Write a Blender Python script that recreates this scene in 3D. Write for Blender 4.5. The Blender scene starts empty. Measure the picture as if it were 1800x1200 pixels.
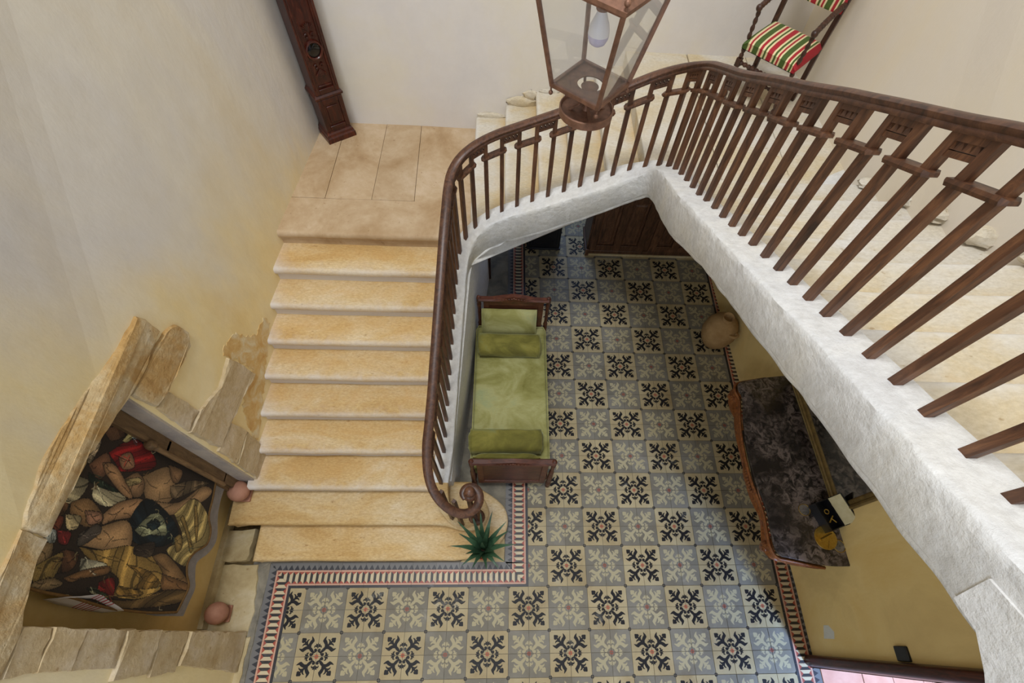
import bpy, bmesh, math, random
import numpy as np
from mathutils import Vector, Matrix, noise
from mathutils.geometry import tessellate_polygon

random.seed(7)
RNG = np.random.default_rng(7)
SC = bpy.context.scene
COL = SC.collection
PI = math.pi

# ------------------------------------------------------------------ camera
cam_d = bpy.data.cameras.new('camera')
cam = bpy.data.objects.new('camera', cam_d)
COL.objects.link(cam)
cam_d.sensor_fit = 'HORIZONTAL'
cam_d.sensor_width = 36.0
cam_d.lens = 36.0 * 831.55 / 1800.0
cam_d.shift_x = -28.01 / 1800.0
cam_d.shift_y = 96.07 / 1800.0
cam_d.clip_start = 0.05
_w = Vector((0.45929, -0.05421, 0.00166))
cam.rotation_mode = 'QUATERNION'
cam.rotation_quaternion = Matrix.Rotation(_w.length, 3, _w.normalized()).to_quaternion()
cam.location = (1.91903, -0.39784, 5.16141)
SC.camera = cam

# ------------------------------------------------------------------ light
SC.view_settings.view_transform = 'Standard'
SC.view_settings.look = 'None'
SC.view_settings.gamma = 1.0
SC.view_settings.use_curve_mapping = False
SC.view_settings.exposure = 0.22
world = bpy.data.worlds.new('world')
SC.world = world
world.use_nodes = True
bg = world.node_tree.nodes['Background']
bg.inputs['Color'].default_value = (0.92, 0.96, 1.0, 1)
bg.inputs['Strength'].default_value = 0.60


def area_light(name, loc, target, sx, sy, power, color):
    d = bpy.data.lights.new(name, 'AREA')
    d.shape = 'RECTANGLE'
    d.size, d.size_y = sx, sy
    d.energy = power
    d.color = color
    o = bpy.data.objects.new(name, d)
    COL.objects.link(o)
    o.location = loc
    o.rotation_euler = (Vector(target) - Vector(loc)).to_track_quat('-Z', 'Y').to_euler()
    return o


area_light('left_front_fill', (-.2, -3.2, 5.0), (3.1, 1.4, 3.2), 1.6, 2.2, 70, (0.72, 0.83, 1.0))  # unseen fill light, added to brighten the third flight's inner face
area_light('doorway_daylight', (5.70, -2.75, 2.75), (4.5, 0.1, 0.0), 0.4, 0.8, 360, (0.36, 0.56, 1.0))
area_light('overhead_fill', (1.0, .1, 12.5), (1.6, 1.7, 1.0), 2.4, 2.4, 560, (0.95, 0.975, 1.0))  # added fill light high over the well, no roof opening known
area_light('passage_daylight', (2.75, 5.5, 1.3), (2.6, 3.2, 0.0), 0.7, 1.6, 16, (0.45, 0.62, 1.0))


# ------------------------------------------------------------------ helpers
def lin(c):
    r = []
    for v in c[:3]:
        v = v / 255.0
        r.append(v / 12.92 if v <= 0.04045 else ((v + 0.055) / 1.055) ** 2.4)
    return (r[0], r[1], r[2], 1.0)


class MB:
    def __init__(s):
        s.v, s.f, s.uv = [], [], {}

    def add(s, vs, fs):
        b = len(s.v)
        s.v += [tuple(map(float, p)) for p in vs]
        s.f += [tuple(i + b for i in f) for f in fs]
        return s

    def box(s, lo, hi):
        x0, y0, z0 = lo
        x1, y1, z1 = hi
        return s.add([(x0, y0, z0), (x1, y0, z0), (x1, y1, z0), (x0, y1, z0), (x0, y0, z1), (x1, y0, z1), (x1, y1, z1), (x0, y1, z1)],
                     [(0, 3, 2, 1), (4, 5, 6, 7), (0, 1, 5, 4), (1, 2, 6, 5), (2, 3, 7, 6), (3, 0, 4, 7)])

    def obox(s, c, ax, ay, az):
        """oriented box: centre and three half-axis vectors"""
        c, ax, ay, az = map(Vector, (c, ax, ay, az))
        vs = [c + ax * i + ay * j + az * k for k in (-1, 1) for j, i in ((-1, -1), (-1, 1), (1, 1), (1, -1))]
        return s.add(vs, [(0, 3, 2, 1), (4, 5, 6, 7), (0, 1, 5, 4), (1, 2, 6, 5), (2, 3, 7, 6), (3, 0, 4, 7)])

    def loft(s, secs, caps=True, closed=True, ring=False):
        n, m = len(secs), len(secs[0])
        vs = [p for c in secs for p in c]
        fs = []
        for i in range(n if ring else n - 1):
            a, b = i * m, ((i + 1) % n) * m
            for j in range(m if closed else m - 1):
                k = (j + 1) % m
                fs.append((a + j, a + k, b + k, b + j))
        if caps and closed and not ring:
            fs.append(tuple(range(m - 1, -1, -1)))
            fs.append(tuple((n - 1) * m + j for j in range(m)))
        return s.add(vs, fs)

    def tube(s, path, rad, n=8, caps=True, ring=False):
        path = [Vector(p) for p in path]
        if not hasattr(rad, '__len__'):
            rad = [rad] * len(path)
        secs = []
        ref = None
        L = len(path)
        for i, p in enumerate(path):
            if ring:
                t = path[(i + 1) % L] - path[i - 1]
            else:
                t = path[min(i + 1, L - 1)] - path[max(i - 1, 0)]
            if t.length < 1e-9:
                t = Vector((0, 0, 1))
            t.normalize()
            if ref is None:
                ref = Vector((0, 0, 1)) if abs(t.z) < .9 else Vector((1, 0, 0))
            u = (ref - t * ref.dot(t))
            if u.length < 1e-6:
                u = t.orthogonal()
            u.normalize()
            w = t.cross(u)
            ref = u
            secs.append([p + (u * math.cos(2 * PI * k / n) + w * math.sin(2 * PI * k / n)) * rad[i] for k in range(n)])
        return s.loft(secs, caps, True, ring)

    def lathe(s, prof, n=16, origin=(0, 0, 0), M=None, caps=True):
        secs = []
        for r, z in prof:
            c = []
            for k in range(n):
                a = 2 * PI * k / n
                p = Vector((r * math.cos(a), r * math.sin(a), z))
                if M is not None:
                    p = M @ p
                c.append(p + Vector(origin))
            secs.append(c)
        return s.loft(secs, caps)

    def sphere(s, c, r, n=14, m=9, sc=(1, 1, 1)):
        prof = [(max(1e-4, math.sin(PI * i / m)) * r, -math.cos(PI * i / m) * r) for i in range(m + 1)]
        M = Matrix.Diagonal(Vector(sc))
        return s.lathe(prof, n, c, M)

    def poly_prism(s, pts, off):
        """closed 3D polygon (may be concave) swept by the vector off"""
        pts = [Vector(p) for p in pts]
        off = Vector(off)
        n = len(pts)
        tri = tessellate_polygon([pts])
        vs = pts + [p + off for p in pts]
        fs = [tuple(t) for t in tri] + [tuple(n + i for i in reversed(t)) for t in tri]
        fs += [(i, (i + 1) % n, n + (i + 1) % n, n + i) for i in range(n)]
        return s.add(vs, fs)

    def grid(s, rows):
        return s.loft(rows, caps=False, closed=False)


BASE = {}


def tag(o, label=None, cat=None, group=None, kind=None):
    if label: o['label'] = label
    if cat: o['category'] = cat
    if group: o['group'] = group
    if kind: o['kind'] = kind
    return o


def make_mesh(name, mb, mat, base=(0, 0, 0), smooth=35, recalc=True):
    me = bpy.data.meshes.new(name)
    b = Vector(base)
    me.from_pydata([tuple(Vector(p) - b) for p in mb.v], [], mb.f)
    if recalc:
        bm = bmesh.new()
        bm.from_mesh(me)
        bmesh.ops.recalc_face_normals(bm, faces=bm.faces)
        bm.to_mesh(me)
        bm.free()
    if mat is not None:
        me.materials.append(mat)
    if smooth:
        me.polygons.foreach_set('use_smooth', [True] * len(me.polygons))
        me.set_sharp_from_angle(angle=math.radians(smooth))
    me.update()
    return me


def obj(name, mb, mat, parent=None, base=None, smooth=35, bevel=0.0, label=None):
    """one mesh object; world-space vertices in mb are stored relative to the base of the thing"""
    if parent is not None:
        base = BASE[parent.name]
    elif base is None:
        base = (0, 0, 0)
    o = bpy.data.objects.new(name, make_mesh(name, mb, mat, base, smooth))
    COL.objects.link(o)
    BASE[o.name] = Vector(base)
    if parent is not None:
        o.parent = parent
    else:
        o.location = base
    if bevel:
        m = o.modifiers.new('bevel', 'BEVEL')
        m.width = bevel
        m.segments = 2
        m.limit_method = 'ANGLE'
        m.angle_limit = math.radians(40)
    if label:
        o['label'] = label
    return o


def thing(name, loc, label, cat, group=None):
    o = bpy.data.objects.new(name, None)
    o.empty_display_size = 0.1
    COL.objects.link(o)
    o.location = loc
    BASE[o.name] = Vector(loc)
    return tag(o, label, cat, group)


def struct(name, mb, mat, smooth=35):
    return tag(obj(name, mb, mat, smooth=smooth), kind='structure')


def catmull(P, sub):
    P = [np.array(p, float) for p in P]
    out = []
    for i in range(len(P) - 1):
        p0, p1, p2, p3 = P[max(i - 1, 0)], P[i], P[i + 1], P[min(i + 2, len(P) - 1)]
        for k in range(sub):
            t = k / sub
            out.append(0.5 * ((2 * p1) + (-p0 + p2) * t + (2 * p0 - 5 * p1 + 4 * p2 - p3) * t * t + (-p0 + 3 * p1 - 3 * p2 + p3) * t ** 3))
    out.append(P[-1])
    return out


def nz(x, y, z=0.0, s=1.0):
    return noise.noise(Vector((x * s, y * s, z * s)))


# ------------------------------------------------------------------ materials
def nodes(name):
    m = bpy.data.materials.new(name)
    m.use_nodes = True
    nt = m.node_tree
    b = nt.nodes['Principled BSDF']
    return m, nt, b


def N(nt, t, **kw):
    n = nt.nodes.new(t)
    for k, v in kw.items():
        setattr(n, k, v)
    return n


def coords(nt, scale=(1, 1, 1)):
    g = N(nt, 'ShaderNodeNewGeometry')
    mp = N(nt, 'ShaderNodeMapping')
    mp.inputs['Scale'].default_value = scale
    nt.links.new(g.outputs['Position'], mp.inputs['Vector'])
    return mp.outputs['Vector']


def noise_tex(nt, vec, scale, detail=6, rough=.6, dist=0.0):
    n = N(nt, 'ShaderNodeTexNoise')
    n.inputs['Scale'].default_value = scale
    n.inputs['Detail'].default_value = detail
    n.inputs['Roughness'].default_value = rough
    n.inputs['Distortion'].default_value = dist
    nt.links.new(vec, n.inputs['Vector'])
    return n.outputs['Fac']


def ramp(nt, fac, stops, interp='LINEAR'):
    r = N(nt, 'ShaderNodeValToRGB')
    r.color_ramp.interpolation = interp
    e = r.color_ramp.elements
    while len(e) < len(stops):
        e.new(0.5)
    for el, (p, c) in zip(e, stops):
        el.position = p
        el.color = c if len(c) == 4 else lin(c)
    nt.links.new(fac, r.inputs['Fac'])
    return r.outputs['Color']


def mix(nt, fac, a, b, mode='MIX'):
    n = N(nt, 'ShaderNodeMix', data_type='RGBA', blend_type=mode)
    if isinstance(fac, (int, float)):
        n.inputs[0].default_value = fac
    else:
        nt.links.new(fac, n.inputs[0])
    for k, v in ((6, a), (7, b)):
        if isinstance(v, tuple):
            n.inputs[k].default_value = v
        else:
            nt.links.new(v, n.inputs[k])
    return n.outputs[2]


def bump(nt, b, h, strength, dist=0.01, chain=None):
    n = N(nt, 'ShaderNodeBump')
    n.inputs['Strength'].default_value = strength
    n.inputs['Distance'].default_value = dist
    nt.links.new(h, n.inputs['Height'])
    if chain is not None:
        nt.links.new(chain, n.inputs['Normal'])
    nt.links.new(n.outputs['Normal'], b.inputs['Normal'])
    return n.outputs['Normal']


def per_object(nt, col, amt):
    """slight value shift from object to object"""
    oi = N(nt, 'ShaderNodeObjectInfo')
    mr = N(nt, 'ShaderNodeMapRange')
    mr.inputs['To Min'].default_value = 1 - amt
    mr.inputs['To Max'].default_value = 1 + amt
    nt.links.new(oi.outputs['Random'], mr.inputs['Value'])
    hs = N(nt, 'ShaderNodeHueSaturation')
    nt.links.new(mr.outputs['Result'], hs.inputs['Value'])
    nt.links.new(col, hs.inputs['Color'])
    return hs.outputs['Color']


def mottled(name, stops, scale, rough=.85, bump_scale=40, bump_str=.3, bump_d=.01, fine=None, spec=.3, stretch=(1, 1, 1), vary=0.0, dist=0.6, low=.0, pits=False):
    m, nt, b = nodes(name)
    v = coords(nt, stretch)
    f = noise_tex(nt, v, scale, 7, .62, dist)
    c = ramp(nt, f, stops)
    if fine:
        f2 = noise_tex(nt, v, fine[0], 4, .7)
        c = mix(nt, fine[1], c, ramp(nt, f2, [(.3, fine[2]), (.7, fine[3])]), 'MULTIPLY')
    if pits:
        vo = N(nt, 'ShaderNodeTexNoise')
        vo.inputs['Scale'].default_value = 26
        vo.inputs['Detail'].default_value = 5
        nt.links.new(v, vo.inputs['Vector'])
        pr_ = ramp(nt, vo.outputs['Fac'], [(.0, (1, 1, 1, 1)), (.66, (1, 1, 1, 1)), (.74, (.62, .52, .40, 1))])
        c = mix(nt, .8, c, pr_, 'MULTIPLY')
    if vary:
        c = per_object(nt, c, vary)
    nt.links.new(c, b.inputs['Base Color'])
    b.inputs['Roughness'].default_value = rough
    b.inputs['Specular IOR Level'].default_value = spec
    if bump_str:
        h = noise_tex(nt, v, bump_scale, 6, .65)
        bump(nt, b, h, bump_str, bump_d)
    return m


M = {}
# left wall: plaster greyer higher up and further back, yellower low down, blended by noise
m, nt, b = nodes('plaster_left')
v = coords(nt, (1, 1, .6))
f = noise_tex(nt, v, .55, 7, .62, .6)
ca_ = ramp(nt, f, [(.28, (206, 203, 201)), (.45, (218, 213, 206)), (.58, (224, 217, 202)), (.78, (222, 208, 178))])
cb_ = ramp(nt, noise_tex(nt, v, .9, 7, .62, .6), [(.28, (232, 220, 190)), (.45, (236, 219, 174)), (.6, (236, 214, 158)), (.78, (226, 198, 136))])
g = N(nt, 'ShaderNodeNewGeometry')
sx = N(nt, 'ShaderNodeSeparateXYZ')
nt.links.new(g.outputs['Position'], sx.inputs[0])
mw = N(nt, 'ShaderNodeMath', operation='MULTIPLY_ADD')
mw.inputs[1].default_value = 2.4
nt.links.new(noise_tex(nt, v, .8, 5, .6, .4), mw.inputs[0])
my = N(nt, 'ShaderNodeMath', operation='MULTIPLY_ADD')
my.inputs[1].default_value = .45
nt.links.new(sx.outputs['Y'], my.inputs[0])
nt.links.new(sx.outputs['Z'], my.inputs[2])
nt.links.new(my.outputs[0], mw.inputs[2])
mr = N(nt, 'ShaderNodeMapRange', interpolation_type='SMOOTHSTEP')
mr.inputs['From Min'].default_value = 4.0
mr.inputs['From Max'].default_value = 5.2
nt.links.new(mw.outputs[0], mr.inputs['Value'])
c = mix(nt, mr.outputs['Result'], cb_, ca_)
f2 = noise_tex(nt, v, 5, 5, .7)
c = mix(nt, .35, c, ramp(nt, f2, [(.3, (228, 223, 214)), (.7, (255, 255, 255))]), 'MULTIPLY')
nt.links.new(c, b.inputs['Base Color'])
b.inputs['Roughness'].default_value = .9
bump(nt, b, noise_tex(nt, v, 14, 6, .65), .25, .012)
M['plaster'] = m
M['plaster_back'] = mottled('plaster_pale', [(.3, (214, 210, 208)), (.5, (222, 216, 210)), (.72, (226, 218, 200))], .7, .9, 14, .2, .01,
                            fine=(6, .25, (238, 234, 226), (255, 255, 255)))
M['plaster_yellow'] = mottled('plaster_yellow', [(.3, (196, 168, 110)), (.5, (212, 184, 124)), (.75, (204, 170, 98))], 1.2, .9, 16, .22, .01,
                              fine=(9, .3, (228, 222, 206), (255, 255, 255)))
M['stone_ochre'] = mottled('limestone_ochre', [(.28, (226, 212, 184)), (.42, (216, 194, 152)), (.56, (208, 178, 124)), (.72, (194, 158, 98))], 2.2, .72, 45, .5, .006,
                           fine=(55, .75, (206, 190, 170), (255, 255, 255)), vary=.05, pits=True, spec=.35, stretch=(.6, 1.3, 1.3))


def worn(mat, pale, tone):
    """pale rubbed arrises, paler risers, ochre towards the tread backs (attribute written on each step)"""
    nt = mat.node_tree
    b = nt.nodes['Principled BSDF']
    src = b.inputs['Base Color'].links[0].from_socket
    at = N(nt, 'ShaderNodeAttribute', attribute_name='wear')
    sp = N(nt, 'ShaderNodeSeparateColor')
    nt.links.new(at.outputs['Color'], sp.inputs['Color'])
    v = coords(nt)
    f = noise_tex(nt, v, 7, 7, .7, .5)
    for ch, colr in (('Red', pale), ('Green', tone)):
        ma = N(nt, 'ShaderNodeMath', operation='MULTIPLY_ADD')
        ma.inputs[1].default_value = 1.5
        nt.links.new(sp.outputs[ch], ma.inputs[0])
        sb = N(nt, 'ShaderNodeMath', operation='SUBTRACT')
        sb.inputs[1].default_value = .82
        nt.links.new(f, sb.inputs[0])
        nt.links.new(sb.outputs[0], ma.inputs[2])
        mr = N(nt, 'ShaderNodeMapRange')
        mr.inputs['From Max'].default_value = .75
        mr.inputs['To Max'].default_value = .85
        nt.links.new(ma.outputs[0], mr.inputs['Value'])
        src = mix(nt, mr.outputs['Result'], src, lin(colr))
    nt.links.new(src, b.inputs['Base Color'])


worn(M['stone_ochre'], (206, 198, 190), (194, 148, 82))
M['stone_landing'] = mottled('limestone_landing', [(.28, (208, 188, 162)), (.45, (192, 168, 136)), (.6, (176, 148, 112)), (.75, (156, 126, 92))], 1.5, .7, 45, .35, .006,
                             fine=(14, .45, (226, 214, 196), (255, 255, 255)), vary=.04, pits=True, spec=.35)
M['stone_cream'] = mottled('limestone_cream', [(.28, (218, 214, 208)), (.45, (214, 206, 190)), (.62, (208, 192, 160)), (.78, (196, 172, 128))], 2.0, .78, 40, .5, .006,
                           fine=(55, .6, (210, 204, 194), (255, 255, 255)), vary=.03, pits=True, stretch=(.6, 1.2, 1.2))
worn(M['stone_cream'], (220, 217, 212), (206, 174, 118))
M['limewash'] = mottled('limewash_white', [(.25, (212, 210, 208)), (.45, (226, 225, 223)), (.65, (230, 227, 220)), (.8, (222, 212, 190))], 2.2, .9, 26, .6, .015,
                        fine=(22, .45, (200, 197, 192), (255, 255, 255)), vary=.02)
M['rubble'] = mottled('old_masonry', [(.25, (222, 212, 190)), (.45, (206, 184, 144)), (.6, (194, 158, 102)), (.78, (168, 128, 74))], 3.2, .92, 30, .8, .02,
                      fine=(22, .5, (196, 184, 164), (255, 255, 255)), vary=.05, pits=True)
M['quoin'] = mottled('grey_limestone', [(.25, (214, 200, 178)), (.5, (196, 176, 140)), (.75, (176, 150, 104))], 2.6, .9, 30, .6, .014,
                     fine=(20, .4, (206, 196, 180), (255, 255, 255)), vary=.06, pits=True)
M['reveal'] = mottled('reveal_stone', [(.3, (150, 142, 138)), (.6, (186, 174, 160))], 3, .9, 30, .6, .015)
M['slab'] = mottled('floor_stone', [(.25, (206, 194, 164)), (.5, (190, 172, 132)), (.75, (166, 146, 104))], 3, .8, 40, .4, .008,
                    fine=(20, .4, (214, 204, 186), (255, 255, 255)), vary=.06, pits=True)
M['dirt'] = mottled('dirt_joint', [(.3, (70, 58, 38)), (.7, (110, 92, 58))], 12, .95, 60, .5, .01)
M['grout'] = mottled('grout', [(.3, (96, 92, 84)), (.7, (150, 142, 124))], 5, .95, 60, .3, .003)


def wood(name, c1, c2, c3, rough=.42, scale=(6, 6, 6), grain=18, spec=.45):
    m, nt, b = nodes(name)
    v = coords(nt, scale)
    f = noise_tex(nt, v, grain / 6, 8, .7, 1.2)
    c = ramp(nt, f, [(.3, c1), (.5, c2), (.72, c3)])
    c = per_object(nt, c, .18)
    nt.links.new(c, b.inputs['Base Color'])
    b.inputs['Roughness'].default_value = rough
    b.inputs['Specular IOR Level'].default_value = spec
    bump(nt, b, f, .12, .004)
    return m


M['rail'] = wood('rail_walnut', (44, 28, 20), (82, 52, 36), (112, 76, 52), .4, (5, 5, 5), 24)
M['baluster'] = wood('baluster_wood', (48, 28, 17), (86, 54, 34), (122, 82, 52), .5, (14, 14, 2.2), 12)
M['mahogany'] = wood('mahogany', (28, 11, 8), (62, 23, 14), (102, 44, 25), .3, (12, 12, 2), 14, .5)
M['darkwood'] = wood('dark_walnut', (34, 20, 14), (62, 36, 24), (86, 54, 36), .4, (8, 8, 3), 14)
M['bedwood'] = wood('bed_mahogany', (52, 28, 20), (84, 46, 32), (112, 66, 46), .38, (3, 9, 9), 14)
M['carved'] = wood('gilded_walnut', (70, 36, 16), (126, 72, 32), (160, 102, 52), .4, (10, 10, 10), 14)
M['oldwood'] = wood('brown_oak', (74, 56, 38), (108, 84, 56), (132, 104, 70), .6, (10, 10, 2), 14)
M['wardrobe'] = wood('wardrobe_oak', (46, 30, 20), (84, 56, 38), (118, 84, 58), .42, (10, 10, 2), 14)


def plain(name, col, rough=.5, metal=0.0, spec=.4, var=None):
    m, nt, b = nodes(name)
    if var:
        v = coords(nt)
        f = noise_tex(nt, v, var[0], 5, .6)
        nt.links.new(ramp(nt, f, [(.3, col), (.7, var[1])]), b.inputs['Base Color'])
    else:
        b.inputs['Base Color'].default_value = lin(col)
    b.inputs['Roughness'].default_value = rough
    b.inputs['Metallic'].default_value = metal
    b.inputs['Specular IOR Level'].default_value = spec
    return m


M['copper'] = plain('copper', (108, 78, 62), .5, .5, .45, (30, (146, 106, 84)))
M['black'] = plain('black_paint', (16, 16, 20), .35, 0, .5, (14, (26, 26, 30)))
M['brass'] = plain('brass', (176, 140, 56), .32, .8, .5, (40, (200, 168, 84)))
M['bulb'] = plain('bulb_plastic', (240, 238, 242), .35, 0, .4, (20, (236, 234, 238)))
M['diffuser'] = plain('bulb_diffuser', (206, 200, 226), .5, 0, .3, (20, (214, 208, 232)))
M['pink_stone'] = plain('pink_stone', (150, 104, 84), .7, 0, .3, (9, (178, 130, 106)))
M['terracotta'] = plain('terracotta', (168, 98, 68), .75, 0, .2, (12, (190, 122, 88)))
M['terracotta_floor'] = plain('terracotta_floor', (196, 140, 118), .7, 0, .3, (6, (212, 160, 138)))
M['jar'] = plain('jar_clay', (150, 118, 78), .8, 0, .2, (9, (176, 144, 100)))
M['soil'] = plain('soil', (40, 30, 22), .95, 0, .1, (60, (66, 50, 36)))
M['white'] = plain('switch_white', (206, 206, 196), .5, 0, .4, (30, (214, 214, 206)))
M['gilt'] = plain('old_gilt', (92, 74, 40), .45, .35, .5, (18, (134, 110, 62)))
M['lining'] = plain('grey_lining', (128, 124, 122), .9, 0, .1, (20, (146, 140, 136)))
M['hem'] = plain('brown_hem', (96, 72, 44), .9, 0, .1, (30, (120, 92, 56)))
M['casecloth'] = plain('case_lining', (196, 184, 142), .8, 0, .2, (20, (210, 200, 164)))


def glass_mat(name, tint=(1, 1, 1, 1), rough=.0, mixf=.05):
    m, nt, b = nodes(name)
    nt.nodes.remove(b)
    out = nt.nodes['Material Output']
    tr = N(nt, 'ShaderNodeBsdfTransparent')
    tr.inputs['Color'].default_value = tint
    gl = N(nt, 'ShaderNodeBsdfGlossy')
    gl.inputs['Roughness'].default_value = rough
    df = N(nt, 'ShaderNodeBsdfDiffuse')
    df.inputs['Color'].default_value = (.8, .84, .84, 1)
    lw = N(nt, 'ShaderNodeLayerWeight')
    lw.inputs['Blend'].default_value = .5
    fr = N(nt, 'ShaderNodeMapRange')
    fr.inputs['From Min'].default_value = .35
    fr.inputs['To Min'].default_value = .04
    fr.inputs['To Max'].default_value = .5
    nt.links.new(lw.outputs['Facing'], fr.inputs['Value'])
    mx = N(nt, 'ShaderNodeMixShader')
    nt.links.new(fr.outputs[0], mx.inputs['Fac'])
    nt.links.new(tr.outputs[0], mx.inputs[1])
    nt.links.new(gl.outputs[0], mx.inputs[2])
    m2 = N(nt, 'ShaderNodeMixShader')
    m2.inputs['Fac'].default_value = mixf
    nt.links.new(mx.outputs[0], m2.inputs[1])
    nt.links.new(df.outputs[0], m2.inputs[2])
    nt.links.new(m2.outputs[0], out.inputs['Surface'])
    return m


M['glass'] = glass_mat('lantern_glass')
M['dark_glass'] = plain('dark_glass', (8, 8, 10), .05, 0, .6)
m, nt, b = nodes('mirror_silver')
b.inputs['Base Color'].default_value = (.62, .62, .56, 1)
b.inputs['Metallic'].default_value = 1
b.inputs['Roughness'].default_value = .06
M['mirror'] = m

# velvet
m, nt, b = nodes('green_velvet')
v = coords(nt)
f1 = noise_tex(nt, v, 2.6, 6, .62, .8)
f2 = noise_tex(nt, coords(nt, (6, 90, 90)), 3, 3, .6)
c = ramp(nt, f1, [(.28, (122, 116, 52)), (.45, (150, 146, 84)), (.58, (172, 168, 114)), (.74, (150, 162, 120))])
c = mix(nt, .35, c, ramp(nt, f2, [(.3, (190, 190, 170)), (.7, (255, 255, 255))]), 'MULTIPLY')
nt.links.new(c, b.inputs['Base Color'])
b.inputs['Roughness'].default_value = .9
b.inputs['Sheen Weight'].default_value = .6
b.inputs['Sheen Roughness'].default_value = .4
b.inputs['Sheen Tint'].default_value = lin((200, 205, 160))
bump(nt, b, f2, .25, .004)
M['velvet'] = m
m2 = m.copy()
m2.name = 'olive_velvet'
for n in m2.node_tree.nodes:
    if n.type == 'VALTORGB' and len(n.color_ramp.elements) == 4:
        for el, cc in zip(n.color_ramp.elements, [(84, 78, 26), (112, 106, 40), (136, 128, 56), (132, 136, 84)]):
            el.color = lin(cc)
M['velvet_olive'] = m2

# marble (dark breccia)
m, nt, b = nodes('dark_breccia_marble')
v = coords(nt)
f1 = noise_tex(nt, v, 13, 9, .74, .9)
c = ramp(nt, f1, [(.0, (20, 17, 17)), (.42, (30, 26, 25)), (.50, (82, 72, 68)), (.58, (128, 114, 106)), (.66, (92, 78, 72)), (.78, (44, 36, 34))])
f2 = noise_tex(nt, v, 2.5, 4, .6, .6)
c = mix(nt, ramp(nt, f2, [(.46, (0, 0, 0, 1)), (.66, (1, 1, 1, 1))]), c, lin((34, 28, 26)))
nt.links.new(c, b.inputs['Base Color'])
b.inputs['Roughness'].default_value = .22
M['marble'] = m

# leaf
M['leaf'] = mottled('aloe_leaf', [(.3, (38, 62, 44)), (.6, (62, 92, 64)), (.8, (84, 116, 78))], 9, .45, 30, .1, .003, spec=.4)


# ------------------------------------------------------------------ printed patterns (drawn here, pixel by pixel)
def new_image(name, arr, data=False):
    h, w = arr.shape[:2]
    img = bpy.data.images.new(name, w, h, alpha=False)
    if data:
        img.colorspace_settings.name = 'Non-Color'
    rgba = np.ones((h, w, 4), np.float32)
    rgba[..., :3] = arr
    img.pixels.foreach_set(rgba.ravel())
    img.update()
    img.pack()
    return img


def quadrant_mask(n=224):
    """one quarter of the leaf rosette: red channel leaves, green centre, blue corner dot"""
    ss = 2
    N_ = n * ss
    yy, xx = np.mgrid[0:N_, 0:N_]
    u, v = (xx + .5) / N_, (yy + .5) / N_
    leaf = np.zeros((N_, N_), bool)

    def stroke(pts, rad):
        P = catmull([(a, b_) for a, b_ in pts], 14)
        R = np.interp(np.linspace(0, 1, len(P)), np.linspace(0, 1, len(rad)), rad) * 1.14
        for (a, b_), r in zip(P, R):
            np.logical_or(leaf, (u - a) ** 2 + (v - b_) ** 2 < r * r, out=leaf)
            np.logical_or(leaf, (v - a) ** 2 + (u - b_) ** 2 < r * r, out=leaf)

    # diagonal stem with its arrow head and two side leaflets
    stroke([(.24, .23), (.36, .36), (.52, .51), (.68, .65)], [.045, .055, .032, .020])
    d, e = (u + v) / 2, np.abs(u - v) / 2
    leaf |= (d > .635) & (d < .775) & (e < np.minimum((.79 - d) * .9, .088 - np.abs(d - .69) * .3))
    stroke([(.48, .47), (.53, .60), (.49, .69), (.43, .72)], [.03, .038, .026, .005])
    # large lobed leaf
    stroke([(.36, .37), (.375, .50), (.32, .61), (.275, .70), (.335, .85)], [.05, .062, .07, .055, .006])
    stroke([(.30, .60), (.235, .66)], [.05, .036])
    # root scrolls: a ring of curls round the centre
    stroke([(.32, .31), (.25, .235), (.19, .19), (.12, .185), (.065, .215)], [.055, .046, .036, .030, .024])
    stroke([(.065, .215), (.045, .255), (.075, .295), (.115, .285), (.115, .25)], [.024, .028, .032, .034, .030])
    # half lily on the axis
    stroke([(.0, .34), (.0, .45), (.0, .585)], [.014, .044, .006])
    stroke([(.01, .40), (.07, .425), (.125, .445), (.155, .40), (.14, .365)], [.020, .026, .028, .020, .008])
    stroke([(.01, .46), (.06, .49), (.095, .535)], [.024, .030, .006])
    r2 = u * u + v * v
    red = (r2 < .095 ** 2) & (np.minimum(u, v) > .012)
    ring = (r2 < .15 ** 2) & ~red
    leaf &= ~(r2 < .185 ** 2)
    c2 = (1 - u) ** 2 + (1 - v) ** 2
    dot = (c2 < .085 ** 2) & (np.minimum(1 - u, 1 - v) > .012)
    a = np.stack([leaf, red, dot | (ring & (r2 > .135 ** 2) & (np.abs(u - v) < .02))], -1).astype(np.float32)
    return a.reshape(n, ss, n, ss, 3).mean((1, 3))


TILE_MASK = new_image('tile_mask', quadrant_mask(), True)


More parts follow.
